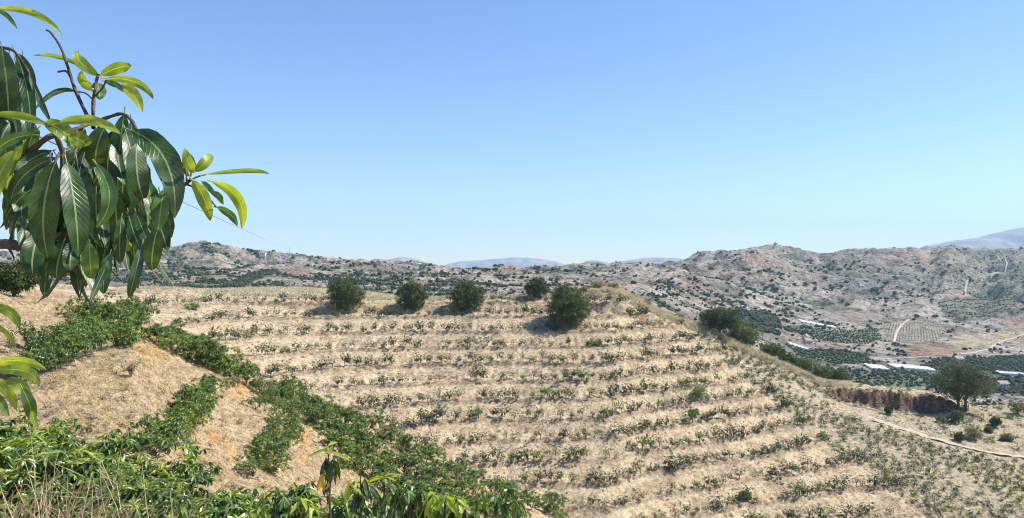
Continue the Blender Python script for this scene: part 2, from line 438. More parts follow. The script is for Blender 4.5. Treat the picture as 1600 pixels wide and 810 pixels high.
def ground_material(name, scales, bump_d, contrast):
    m, nt, b = new_mat(name, .95)
    b.inputs['Specular IOR Level'].default_value = .05
    tc = nd(nt, 'ShaderNodeTexCoord').outputs['Object']
    at = nd(nt, 'ShaderNodeVertexColor'); at.layer_name = 'Col'
    c = at.outputs['Color']
    lo, hi = 1 - contrast, 1 + contrast * .45
    hs = None
    for k, s in enumerate(scales):
        f = tex_noise(nt, tc, s, 5, .7)
        r = ramp(nt, f, [(.34, (lo, lo * .97, lo * .94)), (.5, (1, 1, 1)), (.66, (hi, hi * .99, hi * .96))])
        c = mul(nt, c, r)
    f = tex_noise(nt, tc, scales[0] * 1.7, 6, .75)
    bm = nd(nt, 'ShaderNodeBump'); bm.inputs['Strength'].default_value = .9; bm.inputs['Distance'].default_value = bump_d
    nt.links.new(f, bm.inputs['Height']); nt.links.new(bm.outputs[0], b.inputs['Normal'])
    nt.links.new(c, b.inputs['Base Color'])
    return m
M_near = ground_material('dry_earth_near', [3.4, 15.0], .22, .62)
M_main = ground_material('dry_earth_hill', [1.7, 6.0], .30, .55)
M_far = ground_material('dry_scrub_country', [.11, .42], 7.0, .7)

def attr_leaf(name, rough=.45, trans=.28, spec=.5, hue=None):
    m, nt, b = new_mat(name, rough)
    b.inputs['Specular IOR Level'].default_value = spec
    at = nd(nt, 'ShaderNodeVertexColor'); at.layer_name = 'Col'
    tc = nd(nt, 'ShaderNodeTexCoord').outputs['Object']
    oi = nd(nt, 'ShaderNodeObjectInfo')
    r = ramp(nt, oi.outputs['Random'], [(0, (.78, .84, .8)), (.5, (1, 1, 1)), (1, (1.22, 1.16, .95))])
    c = mul(nt, at.outputs['Color'], r)
    nt.links.new(c, b.inputs['Base Color'])
    tr = nd(nt, 'ShaderNodeBsdfTranslucent'); mx = nd(nt, 'ShaderNodeMixShader')
    g = nd(nt, 'ShaderNodeGamma'); g.inputs[1].default_value = .8
    nt.links.new(c, g.inputs[0]); nt.links.new(g.outputs[0], tr.inputs[0])
    mx.inputs[0].default_value = trans
    out = nt.nodes['Material Output']
    nt.links.new(b.outputs[0], mx.inputs[1]); nt.links.new(tr.outputs[0], mx.inputs[2]); nt.links.new(mx.outputs[0], out.inputs[0])
    return m
M_leaf = attr_leaf('mango_foliage', .38, .25, .6)
M_tree = attr_leaf('tree_foliage', .6, .15, .25)
M_scrub = attr_leaf('scrub_foliage', .8, .05, .1)
M_grass = attr_leaf('dry_grass_blades', .75, .25, .2)
def bark_mat(name, c1, c2, sc):
    m, nt, b = new_mat(name, .85)
    tc = nd(nt, 'ShaderNodeTexCoord').outputs['Object']
    f = tex_noise(nt, tc, sc, 5, .7)
    nt.links.new(ramp(nt, f, [(.3, c1), (.7, c2)]), b.inputs['Base Color'])
    bm = nd(nt, 'ShaderNodeBump'); bm.inputs['Strength'].default_value = .6; bm.inputs['Distance'].default_value = .4 / sc
    nt.links.new(f, bm.inputs['Height']); nt.links.new(bm.outputs[0], b.inputs['Normal'])
    return m
M_bark = bark_mat('bark', (.07, .05, .038), (.22, .17, .13), 6)
M_twig = bark_mat('twig_bark', (.045, .03, .025), (.16, .12, .095), 60)
def plain(name, c, rough=.6, c2=None, sc=3.0):
    m, nt, b = new_mat(name, rough)
    tc = nd(nt, 'ShaderNodeTexCoord').outputs['Object']
    f = tex_noise(nt, tc, sc, 4, .6)
    c2 = c2 or tuple(x * .75 for x in c)
    nt.links.new(ramp(nt, f, [(.35, c2), (.65, c)]), b.inputs['Base Color'])
    return m
M_path = plain('pale_dust', (.50, .42, .31), .95, (.36, .29, .21), 2.2)
M_plastic = plain('white_plastic_sheet', (.70, .70, .67), .6, (.42, .43, .42), .5)
M_wall = plain('whitewash', (.78, .76, .72), .8, (.66, .64, .60), .6)
M_roof = plain('roof_tile', (.40, .30, .25), .8, (.30, .22, .18), .8)
M_road = plain('pale_farm_road', (.46, .42, .36), .95, (.38, .34, .28), .1)
M_hole = plain('window_glass', (.05, .06, .07), .2, (.03, .035, .04), 2)
M_wood = plain('pole_wood', (.20, .16, .12), .8, (.12, .10, .08), 3)
M_wire = plain('wire_metal', (.10, .10, .11), .5, (.06, .06, .07), 9)
M_rock = plain('weathered_stone', (.36, .30, .23), .95, (.22, .17, .13), 2.2)

# ------------------------------------------------------------------ the ground sheets
def sheet(name, j0, j1, mat):
    nu = len(UG); nj = j1 - j0 + 1
    v = np.stack([X[:, j0:j1 + 1], Yy[:, j0:j1 + 1], Zg[:, j0:j1 + 1]], -1).reshape(-1, 3)
    c = base[:, j0:j1 + 1].reshape(-1, 3)
    idx = np.arange(nu * nj).reshape(nu, nj)
    f = np.stack([idx[:-1, :-1], idx[1:, :-1], idx[1:, 1:], idx[:-1, 1:]], -1).reshape(-1, 4)
    me = np_mesh(name, v, f, c, True, mats=[mat])
    return tag(link(name, me), kind='structure')
ja = int(np.searchsorted(YG, 64)); jb = int(np.searchsorted(YG, 262))
o = sheet('ground', 0, ja, M_near); o['label'] = 'dry grassy foreground slope with earth banks'
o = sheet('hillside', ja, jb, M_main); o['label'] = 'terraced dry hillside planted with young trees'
o = sheet('hills', jb, len(YG) - 1, M_far); o['label'] = 'far scrub hills and farmed valley'
# the ground behind the camera
gx, gy = np.meshgrid(np.linspace(-160, 160, 60), np.linspace(-80, .5, 24), indexing='ij')
gz = -1.7 - .012 * gx + .05 * fbm(gx / 3, gy / 3, 2, 1) - sstep(-1.5, 1, gy) * .02
gz = np.where(np.abs(gx) > 1.5, gz, np.minimum(gz, -1.7))
idx = np.arange(gx.size).reshape(gx.shape)
f = np.stack([idx[:-1, :-1], idx[1:, :-1], idx[1:, 1:], idx[:-1, 1:]], -1).reshape(-1, 4)
me = np_mesh('ground', np.stack([gx, gy, gz - .06], -1), f, np.ones((gx.size, 3)) * straw, True, mats=[M_near])
tag(link('ground', me), kind='structure', label='dry ground around the viewpoint')

# distant mountains
def mountain(name, pts, Y, depth, label, seed):
    us = np.linspace(pts[0][0] - 10, pts[-1][0] + 10, 260)
    sk = np.interp(us, [p[0] for p in pts], [p[1] for p in pts])
    sk = sk + .8 * noise(us / 14, us * 0, seed) + .4 * noise(us / 5, us * 0, seed)
    ts = np.linspace(-1, 1, 60)
    xx = (us - 800)[:, None] / F * Y + 0 * ts[None]
    yy = Y + ts[None] * depth + 0 * xx
    hgt = (430 - sk)[:, None] / F * Y + 60
    prof = (1 - np.abs(ts) ** 1.35)[None]
    fold = .20 * ridged(xx / 700, yy / 900, 5, seed) * (prof * (1 - prof)) * 3
    zz = -60 + hgt * np.clip(prof + fold, 0, 1.0)
    zz = np.minimum(zz, -60 + hgt * (1 - .25 * np.abs(ts[None])))
    idx = np.arange(xx.size).reshape(xx.shape)
    f = np.stack([idx[:-1, :-1], idx[1:, :-1], idx[1:, 1:], idx[:-1, 1:]], -1).reshape(-1, 4)
    cc = np.ones(xx.shape + (3,)) * np.array([.33, .30, .29])
    cc = mixc(cc, [.17, .18, .16], sstep(-.1, .4, fbm(xx / 400, yy / 500, 4, seed + 3)))
    me = np_mesh(name, np.stack([xx, yy, zz], -1), f, cc.reshape(-1, 3), True, mats=[M_mount])
    return tag(link(name, me), kind='structure', label=label)
M_mount = ground_material('mountain_rock', [.004, .015], 25, .3)
mountain('mountains', [(560, 425), (600, 408), (628, 401), (655, 405), (680, 425)], 8200, 900, 'pale blue peak behind the left ridge', 3)
mountain('mountains', [(660, 430), (695, 414), (720, 408), (765, 406), (800, 402), (845, 404), (868, 408), (880, 413), (905, 425), (920, 430)], 8600, 1000, 'pale blue flat-topped mountain on the horizon', 5)
mountain('mountains', [(890, 425), (915, 408), (930, 407), (955, 411), (985, 406), (1020, 402), (1060, 404), (1090, 415), (1120, 425)], 8400, 900, 'low blue mountain right of the flat-topped one', 8)
mountain('mountains', [(1380, 425), (1430, 396), (1468, 382), (1490, 376), (1535, 371), (1560, 364), (1600, 355), (1680, 335), (1800, 330), (2000, 380)], 8000, 1300, 'tall blue mountain at the right edge', 13)

# ------------------------------------------------------------------ foliage builders
HI_T = np.array([[0, 0, 0], [.33, -.5, .10], [.33, 0, 0], [.33, .5, .10], [.70, -.40, -.04], [.70, 0, -.13], [.70, .40, -.04], [1, 0, -.34]])
HI_F4 = np.array([[1, 2, 5, 4], [2, 3, 6, 5]]); HI_F3 = np.array([[0, 2, 1], [0, 3, 2], [4, 5, 7], [5, 6, 7]])
LO_T = np.array([[0, 0, 0], [.5, -.5, .06], [1, 0, -.15], [.5, .5, .06]])
LO_F4 = np.array([[0, 3, 2, 1]])
def unit(a): return a / np.maximum(np.linalg.norm(a, axis=-1, keepdims=True), 1e-9)
def leaf_arrays(Pp, D, N, L, W, C, hi=True):
    D = unit(D); S = unit(np.cross(D, N)); N = np.cross(S, D)
    T = HI_T if hi else LO_T
    L = np.broadcast_to(np.asarray(L, float), (len(Pp),)); W = np.broadcast_to(np.asarray(W, float), (len(Pp),))
    V = Pp[:, None] + D[:, None] * (T[None, :, 0:1] * L[:, None, None]) + S[:, None] * (T[None, :, 1:2] * W[:, None, None]) + N[:, None] * (T[None, :, 2:3] * L[:, None, None])
    nv = len(T); off = (np.arange(len(Pp)) * nv)[:, None, None]
    f4 = ((HI_F4 if hi else LO_F4)[None] + off).reshape(-1, 4)
    f3 = (HI_F3[None] + off).reshape(-1, 3) if hi else np.zeros((0, 3), int)
    CC = np.repeat(C[:, None], nv, 1).reshape(-1, 3)
    return V.reshape(-1, 3), f4, f3, CC
def rand_dirs(n, r):
    v = r.normal(size=(n, 3)); return unit(v)

def tube(points, radii, sides=6):
    pts = [Vector(p) for p in points]; V = []; Fq = []
    up = Vector((0.13, .21, .97))
    for k, p in enumerate(pts):
        t = (pts[min(k + 1, len(pts) - 1)] - pts[max(k - 1, 0)]).normalized()
        x = t.cross(up)
        if x.length < .05: x = t.cross(Vector((1, 0, 0)))
        x.normalize(); y = t.cross(x)
        for s in range(sides):
            an = 2 * PI * s / sides
            V.append(p + (x * math.cos(an) + y * math.sin(an)) * radii[k])
    for k in range(len(pts) - 1):
        for s in range(sides):
            s2 = (s + 1) % sides
            Fq.append((k * sides + s, k * sides + s2, (k + 1) * sides + s2, (k + 1) * sides + s))
    return np.array([list(v) for v in V]), np.array(Fq)
def tubes_mesh(name, lst, mat, sides=6):
    VV_, FF_ = [], []; o_ = 0
    for p, r in lst:
        v, f = tube(p, r, sides); VV_.append(v); FF_.append(f + o_); o_ += len(v)
    return np_mesh(name, np.concatenate(VV_), np.concatenate(FF_), None, True, mats=[mat])

G_DARK = np.array([.045, .092, .028]); G_MID = np.array([.17, .27, .045]); G_YEL = np.array([.32, .40, .05]); G_GREY = np.array([.10, .125, .085])
def mango_crown(seed, R=.75, hgt=1.35, whorls=130, per=9, leaf=.17, yel=.12, hi=True, base_h=.25):
    r = np.random.default_rng(seed)
    lobes = r.normal(size=(9, 3)) * [.42, .42, .26] * R / .75
    lobes[:, 2] += base_h + (hgt - base_h) * .52
    lr = r.uniform(.32, .52, 9) * R / .75
    w = r.integers(0, 9, whorls)
    d = rand_dirs(whorls, r); d[:, 2] = np.abs(d[:, 2]) * .9 + r.uniform(-.55, .2, whorls)
    d = unit(d)
    c = lobes[w] + d * (lr[w] * r.uniform(.65, 1.05, whorls))[:, None] * [1, 1, .85]
    c[:, 2] = np.clip(c[:, 2], .08, None)
    young = r.random(whorls) < yel
    Pp = np.repeat(c, per, 0); dd = np.repeat(d, per, 0); yg = np.repeat(young, per)
    a = r.uniform(0, 2 * PI, len(Pp)); el = np.where(yg, r.uniform(-.2, .8, len(Pp)), r.uniform(-1.3, .15, len(Pp)))
    D = np.stack([np.cos(a) * np.cos(el), np.sin(a) * np.cos(el), np.sin(el)], -1) + dd * .35
    N = np.tile([0, 0, 1.0], (len(Pp), 1)) + D * [1, 1, 0] * .6 + r.normal(size=(len(Pp), 3)) * .25
    Lf = leaf * r.uniform(.7, 1.2, len(Pp)); Wf = Lf * .29
    t = r.random(len(Pp))[:, None]; C = G_DARK * (1 - t) + G_MID * t
    C = C * r.uniform(.6, 1.5, len(Pp))[:, None]
    C = np.where(yg[:, None], G_YEL * r.uniform(.6, 1.05, len(Pp))[:, None], C)
    return leaf_arrays(Pp, D, N, Lf, Wf, C, hi), lobes
def crown_mesh(name, arr, mat):
    V, f4, f3, CC = arr
    return np_mesh(name, V, [f4, f3] if len(f3) else [f4], CC, False, mats=[mat])

print('terrain done')
# ------------------------------------------------------------------ mango shrubs in front
shrub_protos = []
for k in range(7):
    arr, lobes = mango_crown(100 + k, R=[.75, .8, .7, .85, .65, .75, .8][k], whorls=[170, 190, 150, 200, 130, 170, 180][k], yel=[.14, .28, .16, .42, .08, .22, .18][k], leaf=.17)
    cm = crown_mesh('mango_crown', arr, M_leaf)
    stems = [([(0, 0, -.15), (.02, .01, .25), (l[0] * .6, l[1] * .6, .5 * l[2] + .25), tuple(l)], [.035, .03, .018, .006]) for l in lobes[:6]]
    tm = tubes_mesh('mango_stem', stems, M_bark, 5)
    shrub_protos.append((cm, tm))
def shrub(kind, loc, s, label, group, sz=None):
    cm, tm = shrub_protos[kind]
    r = empty('mango_shrub', loc, random.uniform(0, 6.28), s)
    if sz: r.scale = (s, s, sz)
    c = link('crown', cm, r); t = link('trunk', tm, r)
    tag(r, label, 'shrub', group)
    return r
def along(pts, n):
    pts = [Vector((*p, 0)) for p in pts]; seg = [(pts[i + 1] - pts[i]).length for i in range(len(pts) - 1)]
    tot = sum(seg); out = []
    for k in range(n):
        d = tot * k / max(1, n - 1); i = 0
        while i < len(seg) - 1 and d > seg[i]: d -= seg[i]; i += 1
        p = pts[i].lerp(pts[i + 1], min(1, d / seg[i])); out.append((p.x, p.y))
    return out
ROWS = [  # base pixels, count, scale, where
    ('far left shrub row behind the big bank', [(30, 605), (80, 580), (130, 562), (180, 545), (222, 528)], 8, .80),
    ('upper shrub line behind the far left row', [(75, 555), (125, 530), (170, 515), (215, 508)], 7, .85),
    ('topmost shrub line left of the grassy mound', [(125, 500), (165, 497), (205, 498)], 4, .95),
    ('shrub row from the mound down to the fork', [(250, 540), (285, 558), (320, 575), (355, 590), (385, 603)], 8, .85),
    ('shrub line above the fork of the rows', [(270, 532), (310, 548), (345, 568)], 4, .7),
    ('shrub row below the first earth bank', [(335, 618), (318, 640), (290, 668), (265, 692), (240, 715)], 8, .62),
    ('second line of the row below the first bank', [(310, 612), (285, 645), (255, 680)], 4, .56),
    ('shrub row between the two narrow banks', [(410, 618), (440, 640), (452, 668), (442, 700), (420, 738)], 8, .62),
    ('left line of the row between the narrow banks', [(400, 640), (425, 670), (410, 712), (395, 745)], 4, .5),
    ('long dark shrub row edging the hollow, rear line', [(440, 618), (480, 640), (520, 660), (570, 682), (620, 700), (665, 722), (690, 742), (740, 762), (800, 785), (870, 812)], 20, .82),
    ('long dark shrub row edging the hollow, front line', [(455, 640), (500, 665), (545, 698), (595, 725), (640, 748), (690, 772), (740, 795), (800, 818)], 15, .80),
    ('dark shrub patch in front of the long row', [(530, 715), (560, 745), (600, 768), (650, 790), (700, 812)], 8, .78),
]
for where, pts, n, s in ROWS:
    n = int(round(n * 1.3))
    for k, (u, v) in enumerate(along(pts, n)):
        p = ray(u + random.uniform(-4, 4), v + random.uniform(-3, 3), 14)
        p.z -= .05
        shrub(random.choice([1, 3, 5, 3, 6]) if 'bank' in where and 'far left' not in where or 'mound' in where else random.randrange(7), p, s * 1.02 * random.uniform(.82, 1.15),
              'shrub %s from %s end, %s' % (nth(k + 1), 'upper' if pts[0][1] < pts[-1][1] else 'lower', where), 'mango shrubs on the near terraces')
NEARROWS = [('rear line of the bottom-left shrub thicket', 14.6, -70, 330, 13, 1.0, .82), ('middle line of the bottom-left shrub thicket', 11.6, -60, 470, 15, .92, .9),
            ('front line of the bottom-left shrub thicket', 9.2, -40, 560, 14, .85, .85),
            ('lower line of shrubs at the bottom centre', 10.3, 470, 745, 10, .95, 1.0)]
for where, Y, u0, u1, n, s, hz in NEARROWS:
    for k in range(n):
        u = u0 + (u1 - u0) * k / (n - 1) + random.uniform(-8, 8); y = Y + random.uniform(-.5, .5)
        x = (u - 800) / F * y
        ss = s * random.uniform(.85, 1.15)
        shrub(random.randrange(7), (x, y, float(H(x, y)) - .05), ss, 'glossy mango shrub, %s from left, %s' % (nth(k + 1), where), 'mango shrubs in the near thicket', ss * hz * (1 + .12 * min(1, max(0, (u - 230) / 150)) + (.22 if u > 560 and where.startswith('lower') else 0)))

# ------------------------------------------------------------------ young trees on the hill terraces
sap_protos = []
def sapling_mesh(seed, hi=False, n=70, dead=False, bush=False):
    r = np.random.default_rng(seed)
    hs = .38 if not bush else .25
    cl = r.normal(size=(6, 3)) * [.30, .30, .16] + [0, 0, hs + .40]
    if bush: cl = r.normal(size=(6, 3)) * [.26, .26, .12] + [0, 0, .35]
    k = r.integers(0, 6, n)
    d = rand_dirs(n, r)
    c = cl[k] + d * .22 * r.uniform(.5, 1.1, n)[:, None]
    D = d + [0, 0, -.35]; N = np.tile([0, 0, 1.0], (n, 1)) + d * .5
    t = r.random(n)[:, None]
    g1, g2 = np.array([.036, .062, .028]), np.array([.10, .145, .055])
    if dead: g1, g2 = np.array([.16, .14, .08]), np.array([.26, .22, .12])
    C = g1 * (1 - t) + g2 * t
    if seed % 5 == 0: C = C * [1.6, 1.55, .9]
    V, f4, f3, CC = leaf_arrays(c, D, N, r.uniform(.2, .36, n), r.uniform(.12, .19, n), C, False)
    tv, tf = [], []; o_ = len(V)
    for l in [None] + list(cl):
        pts = [(0, 0, -.2), (0.02, 0, hs + .1)] if l is None else [(0.02, 0, hs), tuple(l)]
        v, f = tube(pts, [.035, .028] if l is None else [.022, .008], 4)
        tv.append(v); tf.append(f + o_); o_ += len(v)
    tv = np.concatenate(tv); tf = np.concatenate(tf)
    mi = np.concatenate([np.zeros(len(f4)), np.ones(len(tf))])
    return np_mesh('young_tree', np.concatenate([V, tv]), [np.concatenate([f4, tf])], np.concatenate([CC, np.ones((len(tv), 3)) * .1]), False, mats=[M_tree, M_bark], mat_idx=mi)
sap_protos = [sapling_mesh(200 + k, n=[110, 90, 120, 80, 100, 60, 45, 95][k], dead=(k == 6)) for k in range(8)]
bush_protos = [sapling_mesh(300 + k, n=54, bush=True, dead=(k % 3 == 2)) for k in range(8)]

def mesh_arrays(me):
    v = np.empty(len(me.vertices) * 3, np.float32); me.vertices.foreach_get('co', v)
    l = np.empty(len(me.loops), np.int32); me.loops.foreach_get('vertex_index', l)
    c = np.empty(len(me.vertices) * 4, np.float32); me.color_attributes['Col'].data.foreach_get('color', c)
    mi = np.empty(len(me.polygons), np.int32); me.polygons.foreach_get('material_index', mi)
    n = me.polygons[0].loop_total
    return v.reshape(-1, 3), l.reshape(-1, n), c.reshape(-1, 4)[:, :3], mi
def merged(name, protos, places, mats):
    """places: (proto, x, y, z, rot, scale); one joined mesh"""
    A = [mesh_arrays(p) for p in protos]
    VV_, FF_, CC_, MI = [], [], [], []; o_ = 0
    for (k, x, y, z, r_, s) in places:
        v, f, c, mi = A[k]; co, si = math.cos(r_) * s, math.sin(r_) * s
        w = np.stack([v[:, 0] * co - v[:, 1] * si + x, v[:, 0] * si + v[:, 1] * co + y, v[:, 2] * s + z], -1)
        VV_.append(w); FF_.append(f + o_); CC_.append(c * (.75 + .5 * random.random())); MI.append(mi); o_ += len(v)
    return np_mesh(name, np.concatenate(VV_), np.concatenate(FF_), np.concatenate(CC_), False, mats=mats, mat_idx=np.concatenate(MI))

# contour walking
places = []
zlo, zhi = -34.0, -4.5
Zmid_main = Zb
zlo = -38.5; lev = math.floor(float(t_phase(zlo))); rows_out = {}
jm = np.nonzero((YG > 88) & (YG < 169))[0]
k = lev
while float(t_level(k + .45)) < zhi:
    level = float(t_level(k + .15))
    # crossing for every column
    pts = []
    for i in range(0, len(UG)):
        u = UG[i]
        if u < 190 or u > 1500: continue
        z = Zb[i, jm]
        above = np.nonzero(z >= level)[0]
        if len(above) == 0 or above[0] == 0: continue
        y = YG[jm[above[0]]]
        pts.append((SG[i] * y, y, u))
    last = None; row = []
    for x, y, u in pts:
        if last is None or math.hypot(x - last[0], y - last[1]) > random.uniform(1.5, 2.05) + (3.5 if random.random() < .05 else 0):
            i_, j_, _, _ = grid_ij(x, y)
            if terw[i_, j_] > .35 and u < 1400 and random.random() > .07:
                xx, yy = x + random.uniform(-.3, .3), y + random.uniform(-.35, .35)
                zz = float(H(xx, yy)); uu, vv = vis_of(xx, yy, zz)
                row.append((xx, yy, zz, uu, vv))
            last = (x, y)
    rows_out[k] = row; k += 1
# is the foreground in the way?
def hidden_by_fg(x, y, z, lim=64):
    ys = np.linspace(8, min(y * .85, lim), 60); xx = x / y * ys
    return bool(np.any(H(xx, ys) + .7 > z / y * ys))
allsap = []
for k, row in rows_out.items():
    for p in row:
        if not hidden_by_fg(p[0], p[1], p[2] + 1) and -20 < p[3] < 1620 and p[4] < 835:
            allsap.append((p[1], k, p))
allsap.sort(key=lambda t: t[0])
ind = allsap[:300]; rest = allsap[300:]
print('saplings', len(allsap))
byrow = {}
for _, k, p in ind: byrow.setdefault(k, []).append(p)
for rn, k in enumerate(sorted(byrow)):
    for q, p in enumerate(sorted(byrow[k], key=lambda t: t[3])):
        kk = random.randrange(8)
        o = link('young_mango_tree', sap_protos[kk], None, (p[0], p[1], p[2]))
        s = random.uniform(.8, 1.9); o.scale = (s * random.uniform(.9, 1.2), s, s); o.rotation_euler = (0, 0, random.uniform(0, 6.28))
        tag(o, 'young tree, %s from the left, %s terrace row from the bottom' % (nth(q + 1), nth(rn + 1)), 'young tree', 'young mango trees on the hill terraces')
# a few empty rows carry low weeds too
pl = [(random.randrange(8), p[0], p[1], p[2], random.uniform(0, 6.28), random.uniform(.8, 1.85)) for _, _, p in rest]
tag(link('young_mango_trees', merged('young_mango_trees', sap_protos, pl, [M_tree, M_bark])), 'many small young mango trees on the upper hill terraces', 'young trees', kind='stuff')

# dense small shrubs on the right flank
fl = []
y = 96.0; rowk = 0
while y < 171:
    x0, x1 = (1000 - 800) / F * y, (1640 - 800) / F * y
    x = x0 + random.uniform(0, 1)
    while x < x1:
        xx = x + random.uniform(-.4, .4); yy = y + random.uniform(-.35, .35)
        i_, j_, _, _ = grid_ij(xx, yy)
        zz = float(H(xx, yy)); uu, vv = vis_of(xx, yy, zz)
        onpath = 1330 < uu < 1640 and abs(vv - np.interp(uu, [1340, 1400, 1500, 1600], [648, 668, 698, 714])) < 7
        shelf = uu > 1300 and vv < np.interp(uu, [1340, 1400, 1500, 1600], [648, 668, 698, 714])
        dens = .5 + .9 * float(noise(xx / 9, yy / 9, 77))
        if flank[i_, j_] > .3 and not onpath and not (shelf and random.random() < .75) and random.random() < dens + .35 and vv < 830 and uu < 1615:
            fl.append((vv, rowk, uu, xx, yy, zz))
        x += random.uniform(1.0, 1.6)
    y += 1.35; rowk += 1
print('flank', len(fl))
fl.sort(key=lambda t: t[4])
byrow = {}
for t in fl[:300]: byrow.setdefault(t[1], []).append(t)
for rn, k in enumerate(sorted(byrow)):
    for q, t in enumerate(sorted(byrow[k], key=lambda t: t[2])):
        kk = random.randrange(8)
        o = link('low_shrub', bush_protos[kk], None, (t[3], t[4], t[5]))
        s = random.uniform(.6, 1.2); o.scale = (s, s, s * random.uniform(.8, 1.2)); o.rotation_euler = (0, 0, random.uniform(0, 6.28))
        tag(o, '%s flank shrub, %s from left, %s line from bottom' % ('dry brownish' if kk % 3 == 2 else 'small olive', nth(q + 1), nth(rn + 1)), 'shrub', 'low shrubs on the right flank of the hill')
pl = [(random.randrange(8), t[3], t[4], t[5], random.uniform(0, 6.28), random.uniform(.6, 1.2)) for t in fl[300:]]
tag(link('low_shrubs', merged('low_shrubs', bush_protos, pl, [M_tree, M_bark])), 'dense low shrubs covering the right flank of the hill', 'shrubs', kind='stuff')
# weeds between the rows
wd = []
while len(wd) < 2200:
    u = random.uniform(200, 1620); y = random.uniform(92, 175); x = (u - 800) / F * y
    wd.append((random.randrange(8), x, y, float(H(x, y)) - .1, random.uniform(0, 6.28), random.uniform(.2, .5)))
tag(link('weeds', merged('weeds', bush_protos, wd, [M_tree, M_bark])), 'scattered small weeds on the dry hillside', 'weeds', kind='stuff')

# ------------------------------------------------------------------ grass
def grass(name, pts, h, w, per, cols, label, spread=.12, seed=5, lean=.35):
    r = np.random.default_rng(seed); pts = np.asarray(pts, float); n = len(pts)
    B = np.repeat(pts, per, 0) + np.concatenate([r.normal(size=(n * per, 2)) * spread, np.zeros((n * per, 1)) - .03], 1)
    d = r.normal(size=(n * per, 2)) * lean
    hh = h * r.uniform(.5, 1.25, n * per)
    a = r.uniform(0, PI, n * per); S = np.stack([np.cos(a), np.sin(a), 0 * a], -1) * (w * r.uniform(.6, 1.3, n * per))[:, None]
    tip = B + np.stack([d[:, 0] * hh, d[:, 1] * hh, hh], -1)
    V = np.stack([B - S, B + S, tip], 1).reshape(-1, 3)
    f = np.arange(len(V)).reshape(-1, 3)
    cols = np.asarray(cols); t = np.repeat(r.random(n), per)[:, None] * .8 + .2 * r.random((n * per, 1))
    C = cols[0] * (1 - t) + cols[1] * t
    C = np.repeat(C, 3, 0)
    me = np_mesh(name, V, f, C, False, mats=[M_grass])
    return tag(link(name, me), label, 'grass', kind='stuff')
# hillside
n = 34000
u = rng.uniform(180, 1640, n); yy = 88 + (178 - 88) * rng.random(n) ** .9; xx = (u - 800) / F * yy
keep = (fbm(xx / 5, yy / 5, 2, 91) > -.35) & (samp(cutmask, xx, yy) < .15)
xx, yy = xx[keep], yy[keep]
grass('dry_grass', np.stack([xx, yy, H(xx, yy)], -1), .19, .045, 5, [(.24, .20, .14), (.55, .475, .33)], 'short dry straw-coloured grass on the terraced hillside', .28, 5, .7)
# golden crest
n = 7000
u = rng.uniform(190, 640, n); yy = rng.uniform(168, 238, n)
u2 = rng.uniform(930, 1320, 3400); y2 = rng.uniform(166, 175, 3400)
u3 = rng.uniform(640, 940, 1500); y3 = rng.uniform(168, 176, 1500)
u = np.concatenate([u, u2, u3]); yy = np.concatenate([yy, y2, y3]); xx = (u - 800) / F * yy
kp = fbm(xx / 2.2, yy / 2.2, 2, 95) > -.05; xx, yy = xx[kp], yy[kp]
grass('tall_dry_grass', np.stack([xx, yy, H(xx, yy)], -1), .62, .09, 12, [(.44, .36, .23), (.74, .66, .46)], 'tall pale golden grass along the hill crest', .4, 6, .6)
kk_ = rng.uniform(0, 1, 5200); uc_ = 925 + 400 * kk_; yc_ = rng.uniform(168.5, 173.5, 5200); xc_ = (uc_ - 800) / F * yc_
kp = fbm(xc_ / 1.6, yc_ / 1.6, 2, 97) > .12; xc_, yc_ = xc_[kp], yc_[kp]
grass('straw_tufts', np.stack([xc_, yc_, H(xc_, yc_)], -1), .75, .10, 10, [(.62, .48, .27), (.84, .70, .44)], 'pale yellow grass tufts lining the descending ridge', .30, 16, .8)
# foreground banks
n = 32000
u = rng.uniform(-60, 760, n); yy = 15 + 42 * rng.random(n) ** .8; xx = (u - 800) / F * yy
grass('dry_grass', np.stack([xx, yy, H(xx, yy)], -1), .13, .009, 6, [(.30, .23, .13), (.60, .48, .28)], 'short dry grass on the near earth banks', .10, 7, .9)

